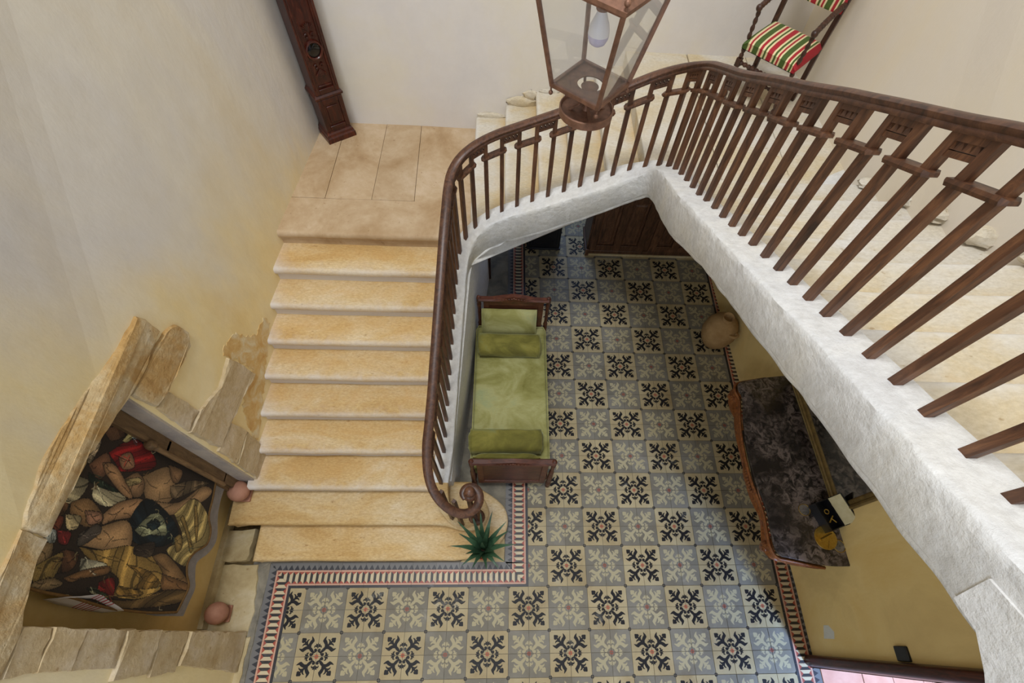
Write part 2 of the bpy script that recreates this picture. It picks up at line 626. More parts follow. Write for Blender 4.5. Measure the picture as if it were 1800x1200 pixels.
def border_picture(w=160, h=208):
    yy, xx = np.mgrid[0:h, 0:w]
    u, v = (xx + .5) / w, (yy + .5) / h
    a = np.zeros((h, w, 3), np.float32)
    a[:] = np.array([58, 58, 62]) / 255
    # row of dark triangles on grey
    p = (u * 4) % 1
    a[v < .31] = np.array([104, 102, 100]) / 255
    tri = (v < .31) & (v > .03) & (np.abs(p - .5) < (v - .10) * 2.3)
    a[tri] = np.array([40, 40, 46]) / 255
    # ladder of black and cream bars with red ends between two pink lines
    band = (v >= .31) & (v < .90)
    a[band] = np.array([190, 146, 122]) / 255
    inner = (v >= .375) & (v < .835)
    q = (u * 4) % 1
    tt = (v - .375) / .46
    edge = np.minimum(tt, 1 - tt)
    a[inner & (q < .46)] = np.array([38, 34, 32]) / 255
    a[inner & (q >= .46)] = np.array([192, 176, 142]) / 255
    redtri = inner & (np.abs(q - .48) < (.24 - edge) * 2.0)
    a[redtri] = np.array([150, 66, 48]) / 255
    a[inner & (np.abs(q - .97) < .03)] = np.array([186, 150, 122]) / 255
    a[v >= .90] = np.array([34, 33, 37]) / 255
    return a


BORDER_IMG = new_image('border_picture', border_picture())


def tile_material(name, ground, leafc, redc, dotc):
    m, nt, b = nodes(name)
    uv = N(nt, 'ShaderNodeUVMap')
    tx = N(nt, 'ShaderNodeTexImage')
    tx.image = TILE_MASK
    tx.extension = 'EXTEND'
    nt.links.new(uv.outputs['UV'], tx.inputs['Vector'])
    sp = N(nt, 'ShaderNodeSeparateColor')
    nt.links.new(tx.outputs['Color'], sp.inputs['Color'])
    v = coords(nt)
    f = noise_tex(nt, v, 3.0, 6, .65, .5)
    g = ramp(nt, f, [(.3, ground[0]), (.55, ground[1]), (.75, ground[2])])
    g = per_object(nt, g, .07)
    c = mix(nt, sp.outputs['Red'], g, lin(leafc))
    c = mix(nt, sp.outputs['Green'], c, lin(redc))
    c = mix(nt, sp.outputs['Blue'], c, lin(dotc))
    # worn, pale patches
    f2 = noise_tex(nt, v, 2.2, 8, .75, .4)
    c = mix(nt, ramp(nt, f2, [(.60, (0, 0, 0, 1)), (.74, (.55, .55, .55, 1))]), c, lin((176, 172, 160)))
    nt.links.new(c, b.inputs['Base Color'])
    b.inputs['Roughness'].default_value = .5
    b.inputs['Specular IOR Level'].default_value = .22
    bump(nt, b, noise_tex(nt, v, 40, 4, .6), .06, .002)
    return m


MT = [tile_material('tile_cream', [(174, 160, 126), (164, 147, 111), (146, 127, 90)], (26, 24, 26), (176, 92, 66), (40, 38, 42)),
      tile_material('tile_grey', [(130, 125, 114), (118, 112, 99), (108, 99, 84)], (168, 157, 125), (150, 84, 70), (40, 38, 42))]
m, nt, b = nodes('tile_border')
uv = N(nt, 'ShaderNodeUVMap')
tx = N(nt, 'ShaderNodeTexImage')
tx.image = BORDER_IMG
nt.links.new(uv.outputs['UV'], tx.inputs['Vector'])
v = coords(nt)
c = per_object(nt, tx.outputs['Color'], .08)
f2 = noise_tex(nt, v, 4.5, 8, .75, .4)
c = mix(nt, ramp(nt, f2, [(.56, (0, 0, 0, 1)), (.72, (.5, .5, .5, 1))]), c, lin((128, 128, 132)))
nt.links.new(c, b.inputs['Base Color'])
b.inputs['Roughness'].default_value = .45
M['border'] = m

# ------------------------------------------------------------------ floor
fl = MB().box((-1.6, -3.4, -.12), (6.6, 6.0, -.006))
floor = struct('floor', fl, M['grout'])


def uv_top(me, quads):
    """quads: for each polygon a list of uv per corner"""
    l = me.uv_layers.new(name='UVMap')
    k = 0
    for p, q in zip(me.polygons, quads):
        for li, t in zip(p.loop_indices, q):
            l.data[li].uv = t


def tile_mesh(w0, w1, d0, d1, qx, qy, mat):
    """tile of the 20 cm grid, clipped to the fractions w0..w1, d0..d1; origin at its lower left grid corner"""
    g = .0012
    x0, x1, y0, y1 = w0 * .2 + g, w1 * .2 - g, d0 * .2 + g, d1 * .2 - g
    me = bpy.data.meshes.new('tile')
    e = .0012
    vs = [(x0 + e, y0 + e, 0), (x1 - e, y0 + e, 0), (x1 - e, y1 - e, 0), (x0 + e, y1 - e, 0),
          (x0, y0, -.012), (x1, y0, -.012), (x1, y1, -.012), (x0, y1, -.012)]
    fs = [(0, 1, 2, 3), (0, 4, 5, 1), (1, 5, 6, 2), (2, 6, 7, 3), (3, 7, 4, 0)]
    me.from_pydata(vs, [], fs)

    def uvp(p):
        a, c_ = p[0] / .2, p[1] / .2
        return (a if qx else 1 - a, c_ if qy else 1 - c_)
    uv_top(me, [[uvp(vs[i]) for i in f] for f in fs])
    me.materials.append(mat)
    return me


TM = {}
cells = []
for ty in range(-7, 28):
    for tx_ in range(-1, 24):
        if ty >= 0 and tx_ < 11:
            continue
        cells.append((tx_, ty))
camp = Vector(cam.location)
cells.sort(key=lambda c: (Vector((c[0] * .2 + .1, c[1] * .2 + .1, 0)) - camp).length)


def seen(c):
    return c[1] >= -5


cells.sort(key=lambda c: not seen(c))
rest = []
for n_, (tx_, ty) in enumerate(cells):
    i, j = tx_ // 2, ty // 2
    typ = (i + j) % 2
    key = (typ, tx_ % 2, ty % 2, tx_ == -1)
    if key not in TM:
        TM[key] = tile_mesh(.2 if tx_ == -1 else 0, 1, 0, 1, tx_ % 2, ty % 2, MT[typ])
    if n_ < 300:
        o = bpy.data.objects.new('tile', TM[key])
        COL.objects.link(o)
        o.location = (tx_ * .2, ty * .2, RNG.normal(0, .0006))
        o.rotation_euler = (RNG.normal(0, .0012), RNG.normal(0, .0012), RNG.normal(0, .002))
        o.parent = floor
    else:
        rest.append((tx_, ty, key))
# the remaining tiles, further off, one part
bm = bmesh.new()
uvl = bm.loops.layers.uv.new('UVMap')
for tx_, ty, key in rest:
    me = TM[key]
    ofs = Vector((tx_ * .2, ty * .2, RNG.normal(0, .0005)))
    vs = [bm.verts.new(v_.co + ofs) for v_ in me.vertices]
    for p in me.polygons:
        f = bm.faces.new([vs[k] for k in p.vertices])
        f.material_index = key[0]
        for l, li in zip(f.loops, p.loop_indices):
            l[uvl].uv = me.uv_layers[0].data[li].uv
me = bpy.data.meshes.new('far_tiles')
bm.to_mesh(me)
bm.free()
me.materials.append(MT[0])
me.materials.append(MT[1])
o = bpy.data.objects.new('far_tiles', me)
COL.objects.link(o)
o.parent = floor
o['kind'] = 'stuff'


def border_run(pi, po, qi, qo, n):
    """n border tiles between the inner/outer start points and the inner/outer end points"""
    pi, po, qi, qo = map(Vector, (pi, po, qi, qo))
    d = (qi - pi).normalized()
    L = (qi - pi).length
    s0, s1 = (po - pi).dot(d), (qo - pi).dot(d)
    for k in range(n):
        a, b_ = L * k / n, L * (k + 1) / n
        ao = s0 if k == 0 else a
        bo = s1 if k == n - 1 else b_
        side = (po - pi) - d * s0
        g = .001
        c4 = [pi + d * (a + g), pi + d * (b_ - g), pi + side + d * (bo - g), pi + side + d * (ao + g)]
        z = RNG.normal(0, .0006)
        vs = [(p.x, p.y, z) for p in c4] + [(p.x, p.y, -.012) for p in c4]
        fs = [(0, 1, 2, 3), (0, 4, 5, 1), (1, 5, 6, 2), (2, 6, 7, 3), (3, 7, 4, 0)]
        me = bpy.data.meshes.new('border_tile')
        me.from_pydata(vs, [], fs)
        bm = bmesh.new()
        bm.from_mesh(me)
        bmesh.ops.recalc_face_normals(bm, faces=bm.faces)
        bm.to_mesh(me)
        bm.free()

        def uvp(p):
            q = Vector((p[0], p[1])) - pi
            return (q.dot(d) / .228, 1 - q.dot(side) / side.length_squared)
        l = me.uv_layers.new(name='UVMap')
        for p in me.polygons:
            for li, vi in zip(p.loop_indices, p.vertices):
                l.data[li].uv = uvp(me.vertices[vi].co)
        me.materials.append(M['border'])
        o = bpy.data.objects.new('border_tile', me)
        COL.objects.link(o)
        o.parent = floor


border_run((-.16, 0), (-.40, .24), (2.2, 0), (1.96, .24), 10)
border_run((2.2, 0), (1.96, .24), (2.2, 5.4), (1.96, 5.4), 24)
border_run((-.16, 0), (-.40, .24), (-.16, -1.4), (-.40, -1.4), 6)
border_run((4.8, -1.4), (5.04, -1.4), (4.8, 5.4), (5.04, 5.4), 30)
# stone slabs beside the stair foot and in the niche
def slab_piece(name, pts, z, t, mat, jit=.006, label=None, parent=None):
    P = []
    n = len(pts)
    for i in range(n):
        a, b_ = Vector(pts[i]), Vector(pts[(i + 1) % n])
        k = max(1, int((b_ - a).length / .06))
        for q in range(k):
            p = a.lerp(b_, q / k)
            P.append((p.x + RNG.normal(0, jit), p.y + RNG.normal(0, jit)))
    cx, cy = np.mean([p[0] for p in P]), np.mean([p[1] for p in P])
    mb = MB()
    secs = []
    for sc_, zz in ((1, z - t), (1, z - .006), (.985, z)):
        secs.append([(cx + (p[0] - cx) * sc_, cy + (p[1] - cy) * sc_, zz) for p in P])
    mb.loft(secs)
    return obj(name, mb, mat, parent or floor, label=label)


slab_piece('stone_slab', [(-.89, .22), (-.52, .22), (-.47, -.12), (-.47, -.42), (-.90, -.42)], .012, .1, M['slab'])
slab_piece('stone_slab', [(-.52, -.43), (-.44, -.43), (-.46, -1.4), (-.52, -1.4)], .012, .1, M['slab'])
slab_piece('stone_slab', [(-.86, .55), (-.60, .55), (-.60, .25), (-.86, .25)], .07, .16, M['slab'], .008)
slab_piece('stone_slab', [(1.50, .240), (1.955, .240), (1.955, .60), (1.70, .55)], .004, .05, M['slab'], .003)
slab_piece('dirt_strip', [(-.95, .63), (-.57, .63), (-.57, .22), (-.95, .22)], -.003, .02, M['dirt'], .002)
slab_piece('dirt_strip', [(-.47, .2), (-.40, .24), (-.42, -1.4), (-.50, -1.4)], .001, .02, M['grout'], .004)
slab_piece('door_sill', [(-.95, .98), (-.86, .98), (-.85, -.36), (-.95, -.36)], .10, .2, M['slab'], .003)

# ------------------------------------------------------------------ walls
def lx(y):
    """plan line of the left wall"""
    return -.51 + max(0.0, y - .9) * .1


def rx(y, z=0):
    return 5.0 - .036 * max(0, y) - .03 * z


ARCH = [(-.36, 2.36), (-.22, 2.42), (-.05, 2.45), (.27, 2.44), (.58, 2.39), (.80, 2.345), (.985, 2.295)]
out_ = [(-4.2, 0), (-.385, 0)] + ARCH + [(.965, .5), (.955, 0), (2.2, 0), (3.4, 0), (4.9, 0), (4.9, 7.4), (3.4, 7.4), (2.2, 7.4), (.965, 7.4), (-4.2, 7.4)]
mb = MB()
tri = tessellate_polygon([[Vector((0, y, z)) for y, z in out_]])
n = len(out_)
vs = [(lx(y), y, z) for y, z in out_] + [(lx(y) - .55, y, z) for y, z in out_]
mb.add(vs, [tuple(t) for t in tri] + [tuple(n + i for i in reversed(t)) for t in tri] + [(i, (i + 1) % n, n + (i + 1) % n, n + i) for i in range(n)])
wall_left = struct('wall_left', mb, M['plaster'], smooth=0)

# back wall: full height beside the landing, above the passage elsewhere
mb = MB()
pts = [(-.7, 4.745, 0), (1.50, 4.745, 0), (1.50, 4.735, 1.48), (3.1, 4.735, 2.16), (5.2, 4.735, 2.2), (5.2, 4.735, 7.4), (-.7, 4.745, 7.4)]
mb.poly_prism(pts, (0, .95, 0))
wall_back = struct('wall_back', mb, M['plaster_back'], smooth=0)
mb = MB().box((1.4, 5.62, 0), (5.3, 5.8, 2.1))
struct('wall_passage', mb, M['plaster_yellow'], smooth=0)

# right wall with the doorway at the front
mb = MB()
prof = [(-.72, 0), (-.72, 2.35), (-2.9, 2.35), (-2.9, 0), (-4.2, 0), (-4.2, 7.4), (0, 7.4), (2.5, 7.4), (5.7, 7.4), (5.7, 0), (2.5, 0), (0, 0)]
tri = tessellate_polygon([[Vector((0, y, z)) for y, z in prof]])
n = len(prof)
# two facing surfaces: below, yellow; the same plaster turns paler upstairs
vs = [(rx(y, z), y, z) for y, z in prof] + [(5.42, y, z) for y, z in prof]
mb.add(vs, [tuple(t) for t in tri] + [tuple(n + i for i in reversed(t)) for t in tri] + [(i, (i + 1) % n, n + (i + 1) % n, n + i) for i in range(n)])
m, nt, b = nodes('plaster_right')
v = coords(nt, (1, 1, .6))
f = noise_tex(nt, v, .7, 7, .62, .6)
up = ramp(nt, f, [(.3, (220, 211, 200)), (.5, (226, 216, 200)), (.75, (228, 214, 186))])
dn = ramp(nt, noise_tex(nt, v, 1.4, 7, .62, .6), [(.3, (212, 184, 124)), (.5, (230, 203, 138)), (.75, (220, 184, 108))])
g = N(nt, 'ShaderNodeNewGeometry')
sx = N(nt, 'ShaderNodeSeparateXYZ')
nt.links.new(g.outputs['Position'], sx.inputs[0])
mr = N(nt, 'ShaderNodeMapRange')
mr.inputs['From Min'].default_value = 2.1
mr.inputs['From Max'].default_value = 2.5
nt.links.new(sx.outputs['Z'], mr.inputs['Value'])
nt.links.new(mix(nt, mr.outputs['Result'], dn, up), b.inputs['Base Color'])
b.inputs['Roughness'].default_value = .9
bump(nt, b, noise_tex(nt, v, 14, 6, .65), .22, .01)
wall_right = struct('wall_right', mb, m, smooth=0)

# wooden door jamb, frame head and the terracotta floor outside
mb = MB()
mb.tube([(4.955, -.695, 0), (4.905, -.695, 2.40)], .052, 14)
mb.box((4.95, -.755, 0), (5.44, -.70, 2.36))
d1 = struct('door_1', mb, M['mahogany'])
obj('door_post', MB().box((4.95, -2.96, 0), (5.44, -2.85, 2.36)), M['mahogany'], d1)
obj('door_head', MB().box((4.92, -2.85, 2.26), (5.44, -.755, 2.36)), M['mahogany'], d1)
for k in range(4):
    for q in range(5):
        mb = MB().box((5.45 + k * .3, -2.1 + q * .3, -.006), (5.745 + k * .3, -1.805 + q * .3, .008))
        obj('terracotta_tile', mb, M['terracotta_floor'], floor, bevel=.004)
mb = MB().box((5.04, -2.85, -.006), (5.44, -.76, .012))
obj('threshold', mb, M['terracotta_floor'], floor, bevel=.004)

# stair carcass wall under the first flight, and the door trim at its end
def wx(y): return 1.345 + .09 * y
ys = [.95, 1.05, 1.2, 1.8, 2.4, 2.75, 3.1, 3.5, 3.95]
mb = MB()
secs = []
for y in ys:
    zt = min(.135 + .535 * y - .15, 1.46) if y < 2.75 else 1.46
    zt = max(zt, .12)
    secs.append([(wx(y) - .10, y, 0), (wx(y), y, 0), (wx(y) - .02, y, zt), (wx(y) - .10, y, zt)])
mb.loft(secs)
struct('wall_under_stair', mb, M['limewash'], smooth=0)
mb = MB()
mb.box((wx(4) - .06, 3.96, 0), (wx(4) + .02, 4.05, 1.45)).box((wx(4) - .1, 4.05, 0), (wx(4) - .05, 4.72, 1.45))
struct('trim_1', mb, M['darkwood'])

mb = MB().loft([[(-.515, .945, .34), (-.66, .945, .34), (-.66, 1.0, .34), (-.515, 1.0, .34)], [(-.515, .968, 2.30), (-.66, .968, 2.30), (-.66, 1.0, 2.30), (-.515, 1.0, 2.30)]])
obj('jamb_stone', mb, M['reveal'], wall_left, smooth=0)
# back of the door niche in the left wall
mb = MB().box((-.97, -.5, 0), (-.90, 1.1, 2.6))
struct('door_2', mb, M['plaster_yellow'], smooth=0)
mb = MB().box((-.72, .86, .08), (-.66, .962, 2.34)).box((-.74, .83, .08), (-.70, .90, 2.34))
struct('trim_2', mb, M['oldwood'])


# exposed masonry: each stone proud of the plaster
def stone(pts, out=.022, mat='rubble', jit=.008, deep=.06, y0=None):
    P = []
    n = len(pts)
    for i in range(n):
        a, b_ = Vector(pts[i]), Vector(pts[(i + 1) % n])
        k = max(1, int((b_ - a).length / .05))
        for q in range(k):
            p = a.lerp(b_, q / k)
            P.append((p.x + RNG.normal(0, jit * .6), p.y + RNG.normal(0, jit * .6)))
    cy, cz = np.mean([p[0] for p in P]), np.mean([p[1] for p in P])
    secs = []
    for sc_, ox in ((1, -deep), (1, out * .35), (.975, out)):
        secs.append([(lx(p[0]) + ox + RNG.normal(0, .003) * (ox > 0), cy + (p[0] - cy) * sc_, cz + (p[1] - cz) * sc_) for p in P])
    mb = MB()
    mb.loft(secs[:3], caps=False)
    base = 2 * len(P)
    tri = tessellate_polygon([[Vector((0, p[1], p[2])) for p in secs[2]]])
    mb.f += [tuple(base + i for i in t) for t in tri]
    return obj('stone', mb, M[mat], wall_left, smooth=50)


stone([(-.62, 2.375), (-.36, 2.368), (-.22, 2.42), (-.05, 2.45), (.065, 2.445), (.09, 2.60), (-.1, 2.61), (-.4, 2.58), (-.63, 2.5)])
stone([(.07, 2.445), (.27, 2.44), (.58, 2.395), (.985, 2.295), (1.17, 2.304), (1.47, 2.343), (1.46, 2.46), (1.43, 2.54), (1.2, 2.532), (1.0, 2.568), (.715, 2.627), (.454, 2.658), (.218, 2.638), (.096, 2.6)], .03)
stone([(.99, 2.287), (1.015, 2.045), (1.157, 2.037), (1.53, 2.018), (1.604, 2.093), (1.585, 2.229), (1.487, 2.295), (1.175, 2.29)], .028)
stone([(1.157, 2.03), (1.173, 1.648), (.995, 1.66), (1.005, 2.038)], .018, 'quoin')
stone([(1.176, 1.64), (1.445, 1.529), (1.704, 1.584), (1.787, 1.159), (1.562, 1.191), (1.014, 1.243), (.99, 1.653)], .03, 'quoin')
stone([(1.266, 1.212), (1.285, .955), (.985, .92), (.985, 1.238)], .024, 'quoin')
stone([(1.285, .947), (1.265, .66), (.97, .545), (.975, .91)], .028, 'quoin')
stone([(.955, .40), (1.2, .40), (1.25, .65), (.965, .54)], .02, 'quoin')
for q, o_ in (([(-.36, 2.36), (-.36, 2.183), (-.567, 2.186), (-.60, 2.36)], .02), ([(-.36, 2.176), (-.362, 1.95), (-.579, 1.965), (-.567, 2.179)], .028), ([(-.362, 1.943), (-.366, 1.622), (-.587, 1.612), (-.579, 1.958)], .02),
              ([(-.366, 1.614), (-.372, 1.276), (-.642, 1.282), (-.66, 1.60)], .03), ([(-.372, 1.268), (-.378, .927), (-.646, .974), (-.668, 1.25)], .022), ([(-.378, .919), (-.385, .31), (-.387, .012), (-.72, .012), (-.66, .5), (-.61, .955)], .036)):
    stone(q, o_, 'quoin')
# orange stain of the bare render beside the steps
mb = MB()
pts = [(1.79, 1.66), (1.93, 1.60), (2.00, 1.45), (2.12, 1.34), (2.30, 1.32), (2.28, 1.20), (2.0, 1.06), (1.84, .96), (1.664, .87), (1.488, .785), (1.30, .71), (1.33, .90), (1.43, 1.084), (1.578, 1.162), (1.78, 1.16), (1.79, 1.30), (1.73, 1.50), (1.70, 1.638)]
P = [(p[0] + RNG.normal(0, .009), p[1] + RNG.normal(0, .012)) for p in catmull(pts + [pts[0]], 7)[:-1]]
tri = tessellate_polygon([[Vector((0, p[0], p[1])) for p in P]])
mb.add([(lx(p[0]) + .004, p[0], p[1]) for p in P], [tuple(t) for t in tri])
mb.add([(lx(p[0]) - .01, p[0], p[1]) for p in P], [])
k = len(P)
mb.f += [(i, (i + 1) % k, k + (i + 1) % k, k + i) for i in range(k)]
M['render_orange'] = mottled('render_orange', [(.34, (218, 204, 168)), (.52, (208, 174, 114)), (.72, (190, 142, 80))], 6, .9, 30, .5, .01)
obj('bare_render', mb, M['render_orange'], wall_left, smooth=0)


# ------------------------------------------------------------------ staircase
stair = thing('staircase', (.5, .24, 0), 'worn limestone staircase with three flights turning around an open well', 'staircase')
FT = [[1.325, 0.9, 0.617, 0.994], [1.338, 1.036, 0.689, 0.994], [1.351, 1.171, 0.762, 0.992], [1.362, 1.306, 0.834, 0.987], [1.37, 1.441, 0.906, 0.981], [1.379, 1.575, 0.977, 0.974], [1.388, 1.708, 1.049, 0.97], [1.397, 1.84, 1.119, 0.968], [1.406, 1.97, 1.189, 0.967], [1.415, 2.1, 1.258, 0.965], [1.424, 2.23, 1.328, 0.962], [1.432, 2.359, 1.397, 0.956], [1.441, 2.486, 1.464, 0.945], [1.45, 2.61, 1.531, 0.928], [1.459, 2.737, 1.597, 0.904], [1.482, 2.865, 1.669, 0.874], [1.54, 2.969, 1.749, 0.842], [1.632, 3.032, 1.835, 0.811], [1.749, 3.065, 1.919, 0.786], [1.881, 3.075, 1.997, 0.768], [2.018, 3.075, 2.065, 0.756], [2.153, 3.075, 2.126, 0.75], [2.289, 3.075, 2.184, 0.747], [2.425, 3.075, 2.243, 0.746], [2.559, 3.075, 2.303, 0.746], [2.69, 3.075, 2.363, 0.747], [2.821, 3.075, 2.426, 0.748], [2.948, 3.064, 2.492, 0.749], [3.061, 3.025, 2.56, 0.748], [3.147, 2.956, 2.626, 0.746], [3.194, 2.866, 2.687, 0.743], [3.21, 2.757, 2.746, 0.742], [3.214, 2.629, 2.804, 0.742], [3.212, 2.488, 2.864, 0.744], [3.207, 2.341, 2.926, 0.747], [3.205, 2.202, 2.987, 0.752], [3.208, 2.072, 3.048, 0.756], [3.211, 1.94, 3.108, 0.761], [3.212, 1.805, 3.168, 0.765], [3.211, 1.666, 3.229, 0.769], [3.213, 1.536, 3.289, 0.773], [3.216, 1.408, 3.348, 0.777], [3.217, 1.269, 3.409, 0.781], [3.219, 1.133, 3.47, 0.784], [3.219, 0.998, 3.53, 0.786], [3.219, 0.866, 3.589, 0.788], [3.222, 0.74, 3.648, 0.79], [3.225, 0.608, 3.708, 0.79], [3.225, 0.47, 3.769, 0.79], [3.224, 0.331, 3.832, 0.79], [3.221, 0.188, 3.898, 0.79], [3.218, 0.032, 3.968, 0.79], [3.219, -0.11, 4.03, 0.79], [3.219, -0.25, 4.095, 0.79], [3.219, -0.39, 4.155, 0.79]]

RIS1 = .165
NY1 = [.237, .555, .865, 1.187, 1.511, 1.835, 2.138, 2.444, 2.750, 3.068]


def nosing_profile(front, back, ztop, zbot, r=.038, over=.022, sgn=1):
    """closed (depth, height) section of a step with a rounded nosing; sgn is the walking direction"""
    P = [(back, ztop - .05), (back, ztop + .0)]
    P.append((front + sgn * .19, ztop))
    P.append((front + sgn * .05, ztop - .002))
    for k in range(6):
        a = PI / 2 + PI * k / 5
        P.append((front + sgn * (r * .62 + r * .62 * math.cos(a)), ztop - .004 - r + r * math.sin(a)))
    P.append((front + sgn * (over + .012), ztop - .004 - 2 * r - .004))
    P.append((front + sgn * over, zbot))
    return P


def straight_step(name, a0, a1, prof, axis, mat, wear=.010, n=16, skew=0.0, pale_end=False, ochre_back=False):
    """the step runs from a0 to a1 along X (axis 0) or Y (axis 1)"""
    secs = []
    for k in range(n + 1):
        t = k / n
        a = a0 + (a1 - a0) * t
        sag = wear * (math.sin(PI * min(max((t - .12) / .76, 0), 1)) ** 1.5)
        sec = []
        for i, (d, z) in enumerate(prof):
            top = 0 < i < 11 and i != 0
            zz = z - sag * (0.9 if 3 <= i < 9 else .35 if i == 2 else 0) if top else z
            jd = .006 * nz(a * 3.1, d * 5, prof[1][1] * 7) if i > 2 else 0
            jz = .0035 * nz(a * 6, d * 6 + i, z * 3) if top else 0
            dd = d + jd + skew * (t - .5)
            sec.append((a, dd, zz + jz) if axis == 0 else (dd, a, zz + jz))
        secs.append(sec)
    mb = MB().loft(secs)
    o = obj(name, mb, M[mat], stair, smooth=60)
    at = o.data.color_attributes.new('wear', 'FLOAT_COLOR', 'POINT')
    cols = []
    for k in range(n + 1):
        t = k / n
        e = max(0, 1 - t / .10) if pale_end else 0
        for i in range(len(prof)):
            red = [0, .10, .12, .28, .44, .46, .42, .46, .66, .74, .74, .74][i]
            grn = [0, .70, .18, .02, 0, 0, 0, 0, .1, .2, .2, .2][i] if ochre_back else [0, .28, .34, .16, 0, 0, 0, 0, 0, 0, 0, 0][i]  # ochre weight, strongest towards the back of the tread
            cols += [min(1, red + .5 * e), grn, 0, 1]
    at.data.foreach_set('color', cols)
    return o


def curb_x(y): return 1.263 + .07 * y - .03


for k in range(2, 9):
    f, bk = NY1[k], NY1[k + 1] + .07
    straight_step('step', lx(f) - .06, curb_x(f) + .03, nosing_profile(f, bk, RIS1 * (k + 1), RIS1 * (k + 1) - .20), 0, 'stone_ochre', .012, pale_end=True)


# the two lowest steps end in a rounded block under the newel
def round_step(name, front, back, ztop, zbot, left, outline, mat):
    P = [(left, back), (left, front)]
    xs = np.linspace(left, outline[0][0], 14)[1:-1]
    P += [(x, front + .006 * nz(x * 3, ztop * 9)) for x in xs]
    P += [tuple(p) for p in catmull(outline, 5)]
    P += [(outline[-1][0] - .1, back)] if outline[-1][1] < back else []
    cx, cy = .7, (front + back) / 2
    secs = []
    for ins, z in ((.026, zbot), (.026, ztop - .085), (.004, ztop - .07), (0, ztop - .045), (.004, ztop - .018), (.018, ztop - .003), (.045, ztop)):
        s = []
        n = len(P)
        for i, p in enumerate(P):
            a, c = Vector(P[i - 1]), Vector(P[(i + 1) % n])
            t = (c - a)
            t.normalize()
            q = Vector(p) + Vector((-t.y, t.x)) * ins
            s.append((q.x, q.y, z))
        secs.append(s)
    mb = MB().loft(secs)
    return obj(name, mb, M[mat], stair, smooth=50)


round_step('step', NY1[0], 1.0, RIS1, -.004, lx(.3) - .01,
           [(1.45, .236), (1.62, .26), (1.80, .32), (1.93, .44), (1.985, .60), (1.96, .75), (1.86, .86), (1.74, .94)], 'stone_ochre')
round_step('step', NY1[1], 1.0, RIS1 * 2, RIS1 - .01, -.76,
           [(1.22, .556), (1.36, .545), (1.50, .505), (1.63, .50), (1.74, .56), (1.79, .67), (1.76, .78), (1.70, .86)], 'stone_ochre')
# landing slabs: the nosing slab and four flags behind it
straight_step('landing_slab', lx(3.05) - .06, 1.53, nosing_profile(NY1[9], 3.545, 1.65, 1.45), 0, 'stone_landing', .008)
lxs = [(-.30, -.30), (.085, .115), (.55, .565), (.98, .95), (1.60, 1.60)]
for k in range(4):
    g = .002
    a, c = lxs[k], lxs[k + 1]
    jz = RNG.normal(0, .0012)
    if k == 3:
        pts = [(a[0] + g, 3.55), (c[0] - .03, 3.2), (c[1], 4.76), (a[1] + g, 4.76)]
    else:
        pts = [(a[0] + g, 3.55), (c[0] - g, 3.55), (c[1] - g, 4.76), (a[1] + g, 4.76)]
    mb = MB().poly_prism([(p[0], p[1], 1.45) for p in pts], (0, 0, .2 + jz))
    obj('landing_slab', mb, M['stone_landing'], stair, bevel=.003)
mb = MB().box((-.3, 3.15, 1.38), (1.6, 4.75, 1.446))
obj('landing_bed', mb, M['limewash'], stair)

# second flight: risers face the landing
RX = [1.572, 1.90, 2.222, 2.50, 2.797, 3.085]
ZT2 = [1.802, 1.952, 2.10, 2.245, 2.39, 2.53]
for k in range(5):
    bk = RX[k + 1] + .06
    straight_step('step', 3.02, 4.76, nosing_profile(RX[k], bk, ZT2[k], ZT2[k] - .19, .03, .015), 1, 'stone_cream', .006, ochre_back=True)
# corner landing of three stones
for (x0, x1, y0, y1) in ((3.085, 3.70, 2.98, 4.76), (3.705, 4.30, 2.70, 4.76), (4.305, 4.98, 2.70, 4.76)):
    mb = MB().box((x0, y0, 2.34), (x1 - .002, y1, 2.53 + RNG.normal(0, .001)))
    obj('landing_slab', mb, M['stone_cream'], stair, bevel=.008)
mb = MB().box((3.20, 2.70, 2.34), (3.703, 2.985, 2.529))
obj('landing_slab', mb, M['stone_cream'], stair, bevel=.008)
# third flight, climbing towards the front
Z3 = [2.67 + .155 * k for k in range(11)]
Y3 = [2.777, 2.413, 2.061, 1.716, 1.394, 1.055, .724, .391, .067, -.26, -.59]
for k in range(11):
    bk = (Y3[k + 1] if k < 10 else -.9) - .07
    prof = nosing_profile(Y3[k], bk, Z3[k], Z3[k] - .20, .034, .02, -1)
    straight_step('step', 3.17, rx(Y3[k], Z3[k]) + .04, prof, 0, 'stone_cream', .014, ochre_back=True)

# the string: a limewashed stone curb that carries the balusters
PATH = [np.array((1.60, .655, .335)), np.array((1.44, .60, .36)), np.array((1.345, .735, .50))] + [np.array(f[:3]) for f in FT] + [np.array((3.219, -.60, 4.24)), np.array((3.219, -.9, 4.32))]
DP = catmull([np.array((1.70, .66, .350)), np.array((1.62, .585, .352)), np.array((1.52, .565, .356)), np.array((1.42, .615, .39))] + PATH[2:], 4)
DT = []
for i in range(len(DP)):
    t = DP[min(i + 1, len(DP) - 1)][:2] - DP[max(i - 1, 0)][:2]
    DT.append(t / np.linalg.norm(t))
ARC = np.r_[0, np.cumsum([np.linalg.norm(DP[i + 1][:2] - DP[i][:2]) for i in range(len(DP) - 1)])]


def inner_off(s):
    return float(np.interp(s, [0, .3, .9, 2.2, 3.0, 3.6, 4.6, 5.2, 9], [.05, .05, .08, .088, .10, .12, .128, .135, .14]))


def string_height(s):
    return float(np.interp(s, [0, .3, .7, 2.6, 3.0, 3.4, 4.4, 4.9, 5.3, 5.8, 9], [.03, .05, .22, .25, .31, .31, .25, .29, .30, .245, .235]))


